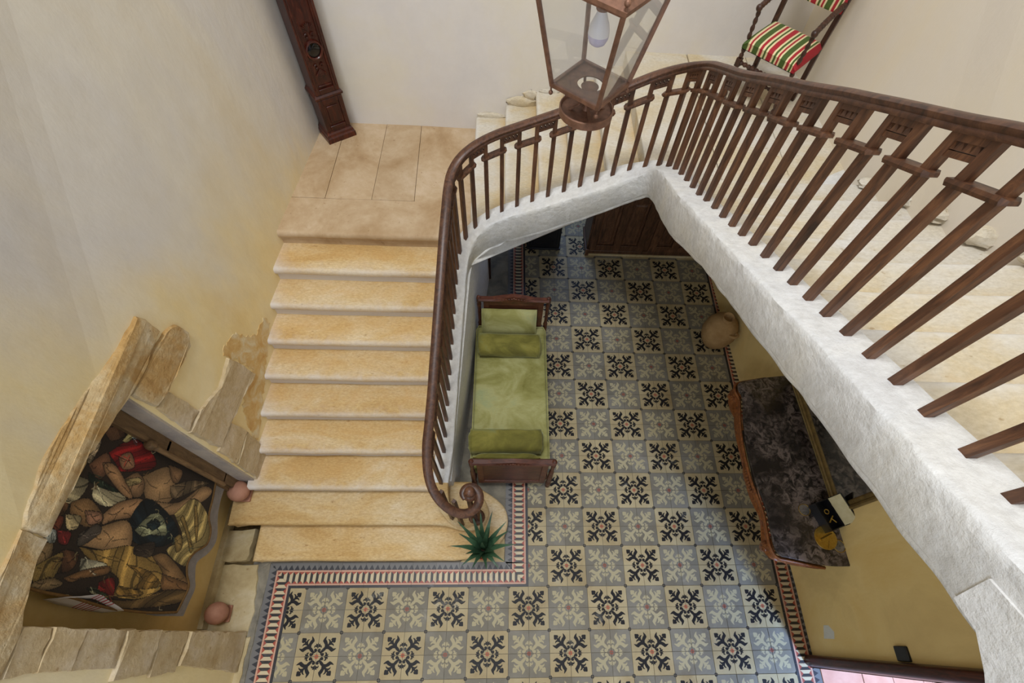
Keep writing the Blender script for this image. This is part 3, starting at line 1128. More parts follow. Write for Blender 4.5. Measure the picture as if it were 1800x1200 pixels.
def string_section(i):
    p, t, s = DP[i], DT[i], ARC[i]
    nrm = np.array((t[1], -t[0]))
    o_, h = inner_off(s), string_height(s)
    k0 = float(np.interp(s, [0, .35, .7], [.55, .6, 1]))
    prof = [(-.085 * k0, -h), (-.085 * k0, -.012), (-.07 * k0, .004), (-.02, .0), (o_ * .45, -.002), (o_ * .8, -.004), (o_ - .008, -.006), (o_, -.014), (o_ + .002, -.05),
            (o_ - .002, -.09), (o_ - .004, -h + .02), (o_ - .02, -h)]
    out = []
    for j, (a, z) in enumerate(prof):
        ja = .006 * nz(s * 9, j * 1.7, 3) if j > 2 else 0
        jz = .007 * nz(s * 8, j * 2.3, 9) if 1 < j < 8 else (.012 * nz(s * 7, j, 5) if j > 9 else 0)
        q = p[:2] + nrm * (a + ja)
        out.append((q[0], q[1], p[2] + z + jz))
    return out


cuts = [0, .62, 1.45, 2.45, 3.15, 3.70, 4.55, 5.15, 5.75, 7.0, 8.3, 8.76, 99]
SEC = [string_section(i) for i in range(len(DP))]
for a, c in zip(cuts[:-1], cuts[1:]):
    i0, i1 = int(np.searchsorted(ARC, a)), min(int(np.searchsorted(ARC, c)), len(DP) - 1)
    if i1 <= i0:
        continue
    idx = list(range(i0, i1 + 1))
    secs = [SEC[i] for i in idx]
    obj('string_block', MB().loft(secs), M['stone_ochre' if c < .7 else 'limewash'], stair, smooth=55)

# broken plaster where the steps meet the walls
for k, (x, y, z, sx_, sy_, sz_) in enumerate([(1.74, 4.73, 1.815, .16, .025, .035), (2.08, 4.725, 1.985, .17, .035, .06), (2.17, 4.73, 2.06, .08, .03, .05), (2.36, 4.73, 2.105, .10, .02, .03),
                                              (4.80, 2.74, 2.70, .10, .06, .035), (4.82, 2.38, 2.86, .09, .06, .04), (4.80, 2.05, 3.02, .12, .06, .045), (4.80, 1.70, 3.18, .14, .07, .05), (4.83, 1.40, 3.33, .10, .07, .05), (4.84, 1.06, 3.48, .08, .06, .04)]):
    rows_ = []
    for i in range(9):
        a = PI * i / 8
        r_ = max(.02, math.sin(a))
        rows_.append([(x + sx_ * r_ * math.cos(b_) * (1 + .5 * nz(i * .9, b_ * 2, k)), y + sy_ * r_ * math.sin(b_) * (1 + .5 * nz(i, b_ * 2, k + 3)), z + sz_ * math.cos(a) * (1 + .5 * nz(i, b_, k + 7))) for b_ in np.linspace(0, 2 * PI, 13)[:-1]])
    obj('plaster_lump', MB().loft(rows_), M['stone_cream'], stair, smooth=25)

# vaulted underside of the upper flights
rows = []
for i in range(len(DP)):
    s = ARC[i]
    if DP[i][2] < 1.70:
        continue
    q = SEC[i][-1]
    x, y, z = q[0], q[1], q[2] + .012
    xi = min(max((x - 1.5) / 1.6, 0), 1)
    if y > 2.99 and x < 3.02:
        e = (x, 4.76, z)
    elif y > 2.70:
        f = min(max((3.04 - y) / .34, 0), 1)
        e = (3.1 + 1.85 * min(f * 2, 1), 4.76 - 1.9 * max(f * 2 - 1, 0), z)
    else:
        e = (4.99, y, z)
    row = []
    for k in range(7):
        t = k / 6
        row.append((x + (e[0] - x) * t, y + (e[1] - y) * t, z - .10 * math.sin(PI * t) * 0 + .03 * t))
    rows.append(row)
mb = MB().grid(rows)
o = obj('soffit', mb, M['limewash'], stair, smooth=80)
sm = o.modifiers.new('thickness', 'SOLIDIFY')
sm.thickness = .03
# springing of the vault below the upper landing
pts = [(-.30, 4.02), (-.335, 3.905), (-.41, 3.932), (-.50, 3.912), (-.60, 3.875), (-.78, 3.76), (-.98, 3.52), (-1.14, 3.1), (-1.22, 2.4), (-1.25, 0), (-1.62, 0), (-1.62, 4.28), (-.9, 4.26), (-.6, 4.17)]
mb = MB().poly_prism([(3.078, y, z) for y, z in pts], (.2, 0, 0))
obj('vault_spring', mb, M['limewash'], stair)

# ------------------------------------------------------------------ balustrade
bal = thing('balustrade', (1.64, .64, .33), 'dark wooden balustrade with square balusters and a scrolled handrail along the stair well', 'balustrade')
RP = [(1.614, .572, 1.28), (1.593, .619, 1.28), (1.619, .663, 1.28), (1.676, .668, 1.28), (1.724, .625, 1.28), (1.732, .549, 1.28), (1.689, .477, 1.29), (1.613, .445, 1.31), (1.525, .46, 1.345),
      (1.437, .519, 1.40), (1.37, .612, 1.46), (1.335, .735, 1.53)]
RP += [(f[0], f[1], f[2] + f[3]) for f in FT]
RP += [(3.219, -.6, 5.02), (3.219, -.9, 5.10)]
RD = catmull(RP, 4)
prof = [(-.025, -.024), (.025, -.024), (.028, -.014), (.025, -.006), (.030, .003), (.030, .011), (.023, .019), (.0, .023), (-.023, .019), (-.030, .011), (-.030, .003), (-.025, -.006), (-.028, -.014)]


def sweep(path, prof, scale=None):
    secs = []
    L = len(path)
    for i in range(L):
        t = path[min(i + 1, L - 1)] - path[max(i - 1, 0)]
        t = Vector(t)
        t.normalize()
        nr = Vector((t.y, -t.x, 0)).normalized()
        up = nr.cross(t)
        if up.z < 0:
            up = -up
        k = 1 if scale is None else scale[i]
        secs.append([Vector(path[i]) + nr * a * k + up * z * k for a, z in prof])
    return secs


sc = [float(np.interp(i, [0, 12, 110, 150, 190], [.66, 1.25, 1.2, 1.1, 1.0])) for i in range(len(RD))]
# the rail is made of jointed lengths
joints = [0, 46, 104, 128, 160, 168, 210, len(RD) - 1]
for a, c in zip(joints[:-1], joints[1:]):
    obj('handrail', MB().loft(sweep(RD[a:c + 1], prof, sc[a:c + 1])), M['rail'], bal, smooth=40)
mb = MB().sphere((1.655, .615, 1.345), .047, 16, 10, (1, 1, .95))
mb.lathe([(.06, 1.25), (.064, 1.28), (.05, 1.30), (.03, 1.31)], 16, (1.655, .615, 0))
obj('scroll_cap', mb, M['rail'], bal)


def baluster(name, foot, top, t, w=.0165):
    a = Vector((t[0], t[1], 0)).normalized()
    b_ = Vector((-a.y, a.x, 0))
    secs = []
    for z, k in ((foot[2] - .03, 1.0), (foot[2] + .5 * (top - foot[2]), 1.05), (top, .95)):
        c = Vector((foot[0], foot[1], z))
        secs.append([c + (a * i + b_ * j) * w * k for i, j in ((-1, -1), (1, -1), (1, 1), (-1, 1))])
    return obj(name, MB().loft(secs), M['baluster'], bal, smooth=0, bevel=.002)


TAN = []
for i in range(len(FT)):
    a, c = FT[max(i - 1, 0)], FT[min(i + 1, len(FT) - 1)]
    TAN.append(np.array((c[0] - a[0], c[1] - a[1])))
for i, f in enumerate(FT):
    baluster('baluster', f, f[2] + f[3] - .018, TAN[i])
for x, y, top in ((1.431, .606, 1.41), (1.53, .545, 1.345)):
    baluster('baluster', (x, y, .34), top - .02, (1, -.6))
# newel: four slim posts below the scroll
for x, y in ((1.64, .58), (1.70, .60), (1.69, .665), (1.635, .655)):
    baluster('newel_post', (x, y, .34), 1.26, (1, .3), .017)
mb = MB().lathe([(.085, .325), (.085, .345), (.07, .36), (.03, .365)], 16, (1.667, .625, 0))
obj('newel_foot', mb, M['baluster'], bal)


def pair_piece(i, kind):
    f, g = FT[i], FT[i + 1]
    A = Vector((f[0], f[1], f[2] + f[3]))
    B = Vector((g[0], g[1], g[2] + g[3]))
    d = (B - A).normalized()
    nr = Vector((d.y, -d.x, 0)).normalized()
    up = nr.cross(d)
    if up.z < 0:
        up = -up
    mid = (A + B) / 2
    L = (B - A).length
    mb = MB()
    if kind == 'collar':
        c = mid - Vector((0, 0, .158))
        h = L / 2 + .040
        secs = []
        for a, k in ((-h, .55), (-h + .016, 1), (h - .016, 1), (h, .55)):
            secs.append([c + d * a + nr * u * k + up * z * k for u, z in ((-.028, -.011), (.028, -.011), (.031, 0), (.028, .011), (-.028, .011), (-.031, 0))])
        mb.loft(secs)
        obj('collar', mb, M['baluster'], bal, smooth=30)
    else:
        h = L / 2 - .012
        c = mid - Vector((0, 0, .034))
        mb.obox(c, d * h, nr * .014, up * .014)
        c2 = mid - Vector((0, 0, .088))
        mb.obox(c2, d * h, nr * .011, up * .009)
        for k in range(4):
            q = c2 + d * (-h + (k + .5) * 2 * h / 4) + up * .012
            s = h / 4
            mb.loft([[q + d * a + nr * u for a, u in ((-s, -.012), (s, -.012), (s, .012), (-s, .012))],
                     [q + up * .034 + d * a + nr * u for a, u in ((-.004, -.005), (.004, -.005), (.004, .005), (-.004, .005))]])
        obj('valance', mb, M['baluster'], bal, smooth=0)


for i in range(0, len(FT) - 1):
    pair_piece(i, 'valance' if i % 2 == 1 else 'collar')


# ------------------------------------------------------------------ lantern in the stair well
LX, LY = 2.284, 1.763
lan = thing('lantern', (LX, LY, 3.78), 'square copper hanging lantern with glass panes and a white bulb in the stair well', 'lantern')
ZB, ZTOP, RB, RT = 3.916, 4.306, .172, .277
AZ = [math.radians(a) for a in (-84, 6, 96, 186)]


def lp(r, az, z): return Vector((LX + r * math.cos(az), LY + r * math.sin(az), z))


for a in AZ:
    d = Vector((math.cos(a), math.sin(a), 0))
    e = Vector((-d.y, d.x, 0))
    mb = MB()
    secs = []
    for r, z in ((RB, ZB - .008), (RT, ZTOP + .005)):
        c = lp(r, a, z)
        secs.append([c + d * u + e * v_ for u, v_ in ((.010, 0), (.004, .011), (-.012, .004), (-.012, -.004), (.004, -.011))])
    mb.loft(secs)
    obj('corner_bar', mb, M['copper'], lan, smooth=0)
    mb = MB()
    c = lp(RB + .002, a, ZB - .012)
    mb.tube([c, c - Vector((0, 0, .016))], .004, 6).sphere(c - Vector((0, 0, .022)), .010, 10, 7)
    obj('ball_drop', mb, M['copper'], lan)
    mb = MB()
    c = lp(RT + .018, a, ZTOP + .02)
    mb.tube([c, c + Vector((0, 0, .014))], .005, 6).sphere(c + Vector((0, 0, .022)), .012, 10, 7)
    obj('ball_finial', mb, M['copper'], lan)
    # scrolled foot between the cage and the base disc
    P = [lp(RB * .62, a, ZB - .006), lp(RB * .60, a, ZB - .045), lp(RB * .36, a, ZB - .06), lp(RB * .20, a, ZB - .085), lp(RB * .40, a, ZB - .108), lp(RB * .5, a, ZB - .118)]
    obj('scroll_foot', MB().tube(catmull(P, 5), .0065, 6), M['copper'], lan)
for i in range(4):
    a, c = AZ[i], AZ[(i + 1) % 4]
    mb = MB()
    for nm, r, z, h in (('bottom_bar', RB, ZB, .008), ('top_bar', RT, ZTOP, .008)):
        mb = MB()
        A, B = lp(r, a, z), lp(r, c, z)
        d = (B - A)
        nr = Vector((d.y, -d.x, 0)).normalized()
        mb.obox((A + B) / 2, d / 2, nr * .008, Vector((0, 0, h)))
        obj(nm, mb, M['copper'], lan, smooth=0)
    k = .985
    q = [lp(RB * k, a, ZB + .006), lp(RB * k, c, ZB + .006), lp(RT * k, c, ZTOP - .006), lp(RT * k, a, ZTOP - .006)]
    nr = (q[1] - q[0]).cross(q[3] - q[0]).normalized() * .002
    obj('glass_pane', MB().poly_prism(q, nr), M['glass'], lan, smooth=0)
# bottom plate with a round opening
n = 32
out_, inn = [], []
for k in range(n):
    t = 2 * PI * k / n + AZ[0]
    loc = (t - AZ[0]) % (PI / 2) - PI / 4
    out_.append(lp(RB * .707 / math.cos(loc), t, ZB - .004))
    inn.append(lp(.058, t, ZB - .004))
dn = Vector((0, 0, .005))
mb = MB().loft([out_, inn, [p + dn for p in inn], [p + dn for p in out_]], caps=False, ring=True)
obj('bottom_plate', mb, M['copper'], lan, smooth=0)
mb = MB().lathe([(.02, 3.778), (.122, 3.778), (.126, 3.782), (.126, 3.812), (.120, 3.815), (.114, 3.803), (.02, 3.803), (.014, 3.815), (.02, 3.86), (.03, 3.885), (.04, 3.905), (.01, 3.907)], 32, (LX, LY, 0))
obj('base_disc', mb, M['copper'], lan)
mb = MB()
secs = []
for r, z in ((RT + .03, ZTOP + .004), (RT + .03, ZTOP + .018), (RT + .005, ZTOP + .026), (.17, 4.42), (.085, 4.53), (.085, 4.60), (.11, 4.61), (.05, 4.70), (.012, 4.74)):
    secs.append([lp(r, a, z) for a in AZ])
mb.loft(secs, caps=False)
o = obj('roof', mb, M['copper'], lan, smooth=0)
o.modifiers.new('thickness', 'SOLIDIFY').thickness = .004
mb = MB().lathe([(.024, 4.195), (.026, 4.20), (.026, 4.25), (.010, 4.26), (.006, 4.30), (.006, 4.66)], 14, (LX, LY, 0))
obj('bulb_holder', mb, M['copper'], lan)
mb = MB().lathe([(.015, 4.205), (.017, 4.192), (.026, 4.172), (.037, 4.148), (.043, 4.128), (.044, 4.112)], 20, (LX, LY, 0))
bu = obj('bulb', mb, M['bulb'], lan)
mb = MB().lathe([(.044, 4.112), (.041, 4.096), (.033, 4.080), (.019, 4.071), (.001, 4.068)], 20, (LX, LY, 0))
obj('diffuser', mb, M['diffuser'], bu, label='pale lilac bulb diffuser')
for k in range(34):
    z = 4.75 + k * .075
    R_ = Matrix.Rotation(PI / 2 * (k % 2), 3, 'Z')
    P = [Vector((LX, LY, z)) + R_ @ Vector((.014 * math.cos(t), 0, .045 * math.sin(t))) for t in np.linspace(0, 2 * PI, 13)[:-1]]
    obj('chain_link', MB().tube(P, .004, 5, ring=True), M['copper'], lan)

# ------------------------------------------------------------------ armchair on the upper corner landing
cz = 2.535
CR, CB = Vector((.72, -.694, 0)), Vector((.694, .72, 0))
CC = Vector((4.265, 4.05, 0))
ch = thing('armchair', (4.285, 4.05, cz), 'bobbin-turned wooden armchair upholstered in red, green and cream stripes on the corner landing', 'chair')


def cp(u, v_, z): return CC + CR * u * 1.06 + CB * v_ * 1.04 + Vector((0, 0, cz + z * 1.045))


m, nt, b = nodes('striped_fabric')
g = N(nt, 'ShaderNodeNewGeometry')
dt = N(nt, 'ShaderNodeVectorMath', operation='DOT_PRODUCT')
dt.inputs[1].default_value = CR
nt.links.new(g.outputs['Position'], dt.inputs[0])
ma = N(nt, 'ShaderNodeMath', operation='MULTIPLY_ADD')
ma.inputs[1].default_value = 1 / .46
ma.inputs[2].default_value = .5 - CC.dot(CR) / .46
nt.links.new(dt.outputs['Value'], ma.inputs[0])
cr_, gr_, ce_ = (168, 34, 44), (70, 92, 34), (224, 206, 160)
seq = [(gr_, .045), (ce_, .04), (cr_, .035), (ce_, .035), (gr_, .10), (ce_, .035), (cr_, .05), (ce_, .04), (gr_, .035), (ce_, .035), (cr_, .095), (ce_, .035), (gr_, .04), (ce_, .03), (cr_, .035), (ce_, .03), (gr_, .10), (ce_, .03), (cr_, .05), (ce_, .03), (gr_, .035), (ce_, .02), (cr_, .05)]
stops, p = [], 0
for c_, w_ in seq:
    stops.append((p, c_))
    p += w_
c = ramp(nt, ma.outputs['Value'], stops, 'CONSTANT')
nt.links.new(c, b.inputs['Base Color'])
b.inputs['Roughness'].default_value = .85
bump(nt, b, noise_tex(nt, coords(nt), 160, 2, .5), .15, .002)
M['stripes'] = m


def bobbin(a, c, r=.017, pitch=.034, n=None):
    a, c = Vector(a), Vector(c)
    L = (c - a).length
    k = max(2, int(L / pitch))
    P, R = [], []
    for i in range(k * 6 + 1):
        t = i / (k * 6)
        P.append(a.lerp(c, t))
        R.append(r * (.58 + .42 * abs(math.sin(PI * k * t))))
    return P, R


HS, DS = .235, .22
# seat: upholstered pad with rounded edges
mb = MB()
secs = []
for v_, zt, ins in ((-DS - .012, .435, .0), (-DS - .02, .455, 0), (-DS, .475, .004), (-DS + .08, .488, .0), (0, .49, 0), (DS - .05, .482, 0), (DS, .465, .004)):
    sec = []
    for u, k in ((-HS, 0), (-HS - .004, .5), (-HS + .03, .95), (-HS * .5, 1), (0, 1.02), (HS * .5, 1), (HS - .03, .95), (HS + .004, .5), (HS, 0)):
        sec.append(cp(u, v_, .40 + (zt - .40) * min(k, 1.02)))
    secs.append(sec)
mb.loft(secs)
obj('seat', mb, M['stripes'], ch, smooth=60)
for s in (-1, 1):
    P, R = bobbin(cp(s * .225, -.205, 0), cp(s * .225, -.205, .26), .02, .05)
    mb = MB().tube(P, R, 9)
    c0 = cp(s * .225, -.205, .29)
    mb.obox(c0, CR * .022, CB * .022, Vector((0, 0, .032)))
    P, R = bobbin(cp(s * .225, -.205, .32), cp(s * .225, -.205, .40), .02, .05)
    mb.tube(P, R, 9)
    obj('leg', mb, M['darkwood'], ch)
    # rear leg and back post, raked
    A = [cp(s * .22, .235, 0), cp(s * .22, .22, .42), cp(s * .225, .26, .75), cp(s * .23, .36, 1.18)]
    secs = [[p + CR * i + CB * j for i, j in ((-.019, -.019), (.019, -.019), (.019, .019), (-.019, .019))] for p in A]
    obj('leg', MB().loft(secs), M['darkwood'], ch, smooth=0)
    # arm with rope turning and its bobbin support
    P, R = bobbin(cp(s * .225, -.205, .46), cp(s * .232, -.20, .66), .019, .05)
    obj('arm_post', MB().tube(P, R, 9), M['darkwood'], ch)
    A, B = cp(s * .235, -.215, .675), cp(s * .225, .255, .72)
    P = [A.lerp(B, t) + Vector((0, 0, .018 * math.sin(PI * t))) for t in np.linspace(0, 1, 40)]
    R = [.021 + .003 * math.sin(40 * t * 2.2) for t in np.linspace(0, 1, 40)]
    mb = MB().tube(P, R, 9)
    mb.sphere(A, .027, 10, 7)
    obj('armrest', mb, M['darkwood'], ch)
    P, R = bobbin(cp(s * .225, -.20, .11), cp(s * .22, .23, .11), .016, .036)
    obj('stretcher', MB().tube(P, R, 8), M['darkwood'], ch)
P, R = bobbin(cp(-.22, -.205, .29), cp(.22, -.205, .29), .019, .036)
obj('stretcher', MB().tube(P, R, 9), M['darkwood'], ch)
P, R = bobbin(cp(-.22, .0, .11), cp(.22, .0, .11), .016, .036)
obj('stretcher', MB().tube(P, R, 8), M['darkwood'], ch)
secs = []
for z, v_ in ((.66, .240), (.68, .245), (.90, .285), (1.12, .335), (1.15, .34)):
    k = .015 if z in (.66, 1.15) else .03
    secs.append([cp(u, v_ + d, z) for u, d in ((-.235, -k * .5), (-.12, -k), (0, -k * 1.1), (.12, -k), (.235, -k * .5), (.235, k * .5), (-.235, k * .5))])
obj('backrest', MB().loft(secs), M['stripes'], ch, smooth=50)

# ------------------------------------------------------------------ longcase clock in the landing corner
KA, KN = Vector((.808, .589, 0)), Vector((-.589, .808, 0))
K0 = Vector((-.003, 4.355, 1.65))
ck = thing('longcase_clock', tuple(K0 + KA * .16 + KN * .12), 'tall carved mahogany longcase clock with a round glazed porthole in the landing corner', 'clock')


def kp(a, n_, z): return K0 + KA * a + KN * n_ + Vector((0, 0, z))


def kbox(mb, a0, a1, n0, n1, z0, z1):
    c = kp((a0 + a1) / 2, (n0 + n1) / 2, (z0 + z1) / 2)
    return mb.obox(c, KA * (a1 - a0) / 2, KN * (n1 - n0) / 2, Vector((0, 0, (z1 - z0) / 2)))


def ksec(mb, prof, dep=.25, wid=.32):
    secs = [[kp(o, o, z), kp(wid - o, o, z), kp(wid - o, dep, z), kp(o, dep, z)] for o, z in prof]
    return mb.loft(secs)


mb = ksec(MB(), [(.0, 0), (.0, .05), (.010, .065), (.014, .085), (.024, .10), (.030, .115), (.030, .125)])
obj('plinth', mb, M['mahogany'], ck, smooth=0)
mb = MB()
kbox(mb, .03, .29, .03, .25, .12, .46)
obj('base', mb, M['mahogany'], ck, bevel=.004)
mb = MB()
for a0, a1, z0, z1 in ((.03, .075, .13, .45), (.245, .29, .13, .45), (.075, .245, .13, .17), (.075, .245, .40, .45)):
    kbox(mb, a0, a1, .014, .032, z0, z1)
kbox(mb, .10, .22, .02, .032, .20, .37)
obj('base_panel', mb, M['mahogany'], ck, bevel=.005)
mb = ksec(MB(), [(.028, .445), (.012, .455), (.010, .475), (.022, .49), (.034, .505)])
obj('moulding', mb, M['mahogany'], ck, smooth=0)
mb = MB()
kbox(mb, .034, .286, .036, .25, .50, 1.86)
obj('trunk', mb, M['mahogany'], ck, bevel=.003)
mb = MB()
for a0, a1, z0, z1 in ((.034, .082, .50, 1.86), (.238, .286, .50, 1.86), (.082, .238, .50, .545), (.082, .238, 1.80, 1.86)):
    kbox(mb, a0, a1, .016, .038, z0, z1)
for a in (.058, .262):
    mb.tube([kp(a, .014, .55), kp(a, .014, 1.80)], .009, 6)
for a0, a1, z0, z1 in ((.095, .225, .56, .575), (.095, .225, 1.77, 1.785)):
    kbox(mb, a0, a1, .026, .038, z0, z1)
dr = obj('door', mb, M['mahogany'], ck, bevel=.003)
# carving: shell and leaf scrolls above and below the porthole
mb = MB()
for s, z0 in ((1, 1.03), (-1, .73)):
    for k in range(-3, 4):
        A = kp(.16, .03, z0 + s * .01)
        B = kp(.16 + .018 * k, .022, z0 + s * (.085 - .008 * abs(k)))
        mb.tube([A, A.lerp(B, .6) + Vector((0, 0, .004 * s)), B], [.004, .008, .004], 6)
    for k in (-1, 1):
        P = [kp(.16 + k * (.03 + .016 * math.cos(t)), .026, z0 - s * .02 + .016 * math.sin(t)) for t in np.linspace(0, 5, 12)]
        mb.tube(P, .005, 6)
obj('carving', mb, M['mahogany'], ck)
Rk = Matrix((KA, Vector((0, 0, 1)), -KN)).transposed()
mb = MB().lathe([(.062, 0), (.062, .018), (.068, .026), (.080, .022), (.086, .008), (.086, 0)], 28, kp(.16, .036, .885), Rk)
obj('porthole_ring', mb, M['mahogany'], dr)
mb = MB().lathe([(.002, .010), (.040, .011), (.063, .006), (.063, 0)], 24, kp(.16, .034, .885), Rk)
obj('porthole_glass', mb, M['dark_glass'], dr)
mb = ksec(MB(), [(.034, 1.84), (.0, 1.86), (-.02, 1.89), (-.02, 1.91), (.0, 1.92), (.0, 2.36), (-.03, 2.39), (-.035, 2.42), (.05, 2.50)])
obj('hood', mb, M['mahogany'], ck, smooth=0)
mb = MB().lathe([(.10, 0), (.115, .012), (.13, .006), (.13, 0)], 32, kp(.16, .0, 2.14), Rk)
mb.lathe([(.001, .002), (.11, .002), (.11, 0)], 32, kp(.16, .0, 2.14), Rk)
obj('dial', mb, M['white'], ck)

# ------------------------------------------------------------------ daybed under the stair
bed = thing('daybed', (2.0, 1.95, 0), 'narrow mahogany daybed with a faded green velvet mattress beside the stair wall', 'bed')


def bedend(y, ztop, ph, x0, x1, out):
    """head- or footboard: panel, frame, pediment rail and turned posts"""
    mb = MB()
    mb.box((x0 + .06, y - .012, .20), (x1 - .06, y + .012, ztop - .05))
    obj('panel', mb, M['bedwood'], bed)
    mb = MB()
    for a0, a1, z0, z1 in ((x0 + .05, x0 + .11, .18, ztop - .04), (x1 - .11, x1 - .05, .18, ztop - .04), (x0 + .11, x1 - .11, .18, .25), (x0 + .11, x1 - .11, ztop - .10, ztop - .04)):
        mb.box((a0, y - .022, z0), (a1, y + .022, z1))
    obj('panel_frame', mb, M['bedwood'], bed, bevel=.003)
    secs = []
    for k in range(25):
        t = k / 24
        x = x0 - .005 + (x1 - x0 + .01) * t
        rise = ph * max(0, 1 - abs(t - .5) / .30) ** .8 if abs(t - .5) < .3 else 0
        z = ztop - .035
        secs.append([(x, y - .03, z), (x, y - .036, z + .018), (x, y - .022, z + .032 + rise), (x, y + .022, z + .032 + rise), (x, y + .036, z + .018), (x, y + .03, z)])
    obj('top_rail', MB().loft(secs), M['bedwood'], bed)
    # carved spray in the pediment
    mb = MB()
    cx = (x0 + x1) / 2
    for s in (-1, 1):
        for k in range(5):
            mb.sphere((cx + s * (.02 + k * .032), y + out * .034, ztop + ph * (.42 - .085 * k) - .004), .014 - .0015 * k, 8, 6, (1.3, .5, .8))
    mb.sphere((cx, y + out * .034, ztop + ph * .5), .018, 8, 6, (1, .5, 1))
    obj('carving', mb, M['bedwood'], bed)
    for x in (x0, x1):
        prof = [(.020, 0), (.028, .03), (.020, .06), (.030, .09), (.030, .16), (.022, .19), (.026, .22), (.026, .46), (.022, .49), (.027, .52), (.018, .56), (.022, ztop - .13), (.026, ztop - .11), (.020, ztop - .09), (.027, ztop - .06), (.027, ztop - .005), (.018, ztop + .003), (.021, ztop + .018), (.002, ztop + .034)]
        obj('post', MB().lathe(prof, 12, (x, y, 0)), M['bedwood'], bed)


bedend(1.045, .835, .03, 1.62, 2.42, -1)
bedend(2.865, .985, .055, 1.635, 2.405, -1)
for x in (1.635, 2.385):
    mb = MB().box((x - .014, 1.06, .19), (x + .014, 2.85, .31))
    obj('side_rail', mb, M['bedwood'], bed, bevel=.006)


def cushion_block(x0, x1, y0, y1, z0, z1, r, seed=0, wob=.006, nx=16, ny=24):
    """soft rectangular block: rounded box with slightly sagging faces"""
    rows = []
    K = 5
    ringp = []
    zs = [z0 + r - r * math.cos(PI / 2 * k / K) for k in range(K + 1)] + [z1 - r + r * math.sin(PI / 2 * k / K) for k in range(K + 1)]
    ins = [r - r * math.sin(PI / 2 * k / K) for k in range(K + 1)] + [r - r * math.cos(PI / 2 * k / K) for k in range(K + 1)]

    def ring(i_, z, c=.035):
        P = []
        a0, a1, b0, b1 = x0 + i_, x1 - i_, y0 + i_, y1 - i_
        c = min(c, (a1 - a0) / 3, (b1 - b0) / 3)
        for cx_, cy_, st in ((a1 - c, b0 + c, -PI / 2), (a1 - c, b1 - c, 0), (a0 + c, b1 - c, PI / 2), (a0 + c, b0 + c, PI)):
            for k in range(5):
                t = st + PI / 2 * k / 4
                P.append((cx_ + c * math.cos(t), cy_ + c * math.sin(t)))
            # straight run subdivisions
            nxt = {-PI / 2: (a1, b1 - c), 0: (a0 + c, b1), PI / 2: (a0, b0 + c), PI: (a1 - c, b0)}[st]
            last = P[-1]
            for k in range(1, 7):
                P.append((last[0] + (nxt[0] - last[0]) * k / 7, last[1] + (nxt[1] - last[1]) * k / 7))
        return [(p[0] + wob * nz(p[0] * 7, p[1] * 7, z * 9 + seed), p[1] + wob * nz(p[0] * 7, p[1] * 7, z * 9 + seed + 5), z + wob * nz(p[0] * 5, p[1] * 5, seed + 2)) for p in P]
    secs = [ring(i_, z) for i_, z in zip(ins, zs)]
    # fill the top with shrinking rings, gently crowned
    cx, cy = (x0 + x1) / 2, (y0 + y1) / 2
    for q, up in ((.75, .006), (.45, .011), (.15, .013)):
        secs.append([(cx + (p[0] - cx) * q, cy + (p[1] - cy) * q, z1 + up + wob * .8 * nz(p[0] * 4 * q, p[1] * 4, seed + 7)) for p in secs[2 * K + 1]])
    return MB().loft(secs)


mt = obj('mattress', cushion_block(1.60, 2.40, 1.09, 2.83, .28, .50, .035, 1), M['velvet'], bed, smooth=60)
P = []
for x, y in ((1.60, 1.09), (2.40, 1.09), (2.40, 2.83), (1.60, 2.83)):
    P.append(Vector((x, y, .492)))
path = []
for i in range(4):
    for t in np.linspace(.03, .97, 8):
        p = P[i].lerp(P[(i + 1) % 4], t)
        path.append((p.x + (.004 if p.x > 2 else -.004), p.y, p.z))
obj('piping', MB().tube(path, .007, 6, ring=True), M['velvet'], mt)


def bolster(name, yc, zc, x0, x1, r, label, seed, mat):
    o = thing(name, ((x0 + x1) / 2, yc, zc - r * .9), label, 'cushion')
    secs = []
    n_ = 20
    for k in range(23):
        t = k / 22
        x = x0 + (x1 - x0) * t
        e = min(t, 1 - t) * (x1 - x0)
        rr = r * (1 - max(0, 1 - e / .035) ** 2 * .35)
        sec = []
        for q in range(n_):
            a = 2 * PI * q / n_
            ca, sa = math.cos(a), math.sin(a)
            k2 = (abs(ca) ** 3.0 + abs(sa) ** 3.0) ** (-1 / 3.0)
            w_ = .008 * nz(x * 6, ca * 2 + seed, sa * 2)
            sec.append((x + .012 * nz(ca * 2, sa * 2, seed + t), yc + (rr + w_) * 1.08 * k2 * ca, zc + (rr + w_) * .86 * k2 * sa))
        secs.append(sec)
    BASE[o.name] = Vector(o.location)
    obj('cover', MB().loft(secs), mat, o, smooth=70)
    for xe, s in ((x0, -1), (x1, 1)):
        Pp = []
        for q in range(20):
            a = 2 * PI * q / 20
            ca, sa = math.cos(a), math.sin(a)
            k2 = (abs(ca) ** 3.0 + abs(sa) ** 3.0) ** (-1 / 3.0)
            Pp.append((xe - s * .022, yc + r * 1.05 * k2 * ca, zc + r * .84 * k2 * sa))
        obj('piping', MB().tube(Pp, .006, 6, ring=True), mat, o)
        secs = []
    return o


bolster('bolster', 2.50, .602, 1.625, 2.335, .115, 'olive green velvet bolster lying below the upright head pillow', 3, M['velvet_olive'])
bolster('bolster', 1.335, .607, 1.575, 2.33, .115, 'olive velvet bolster near the footboard of the daybed', 11, M['velvet_olive'])


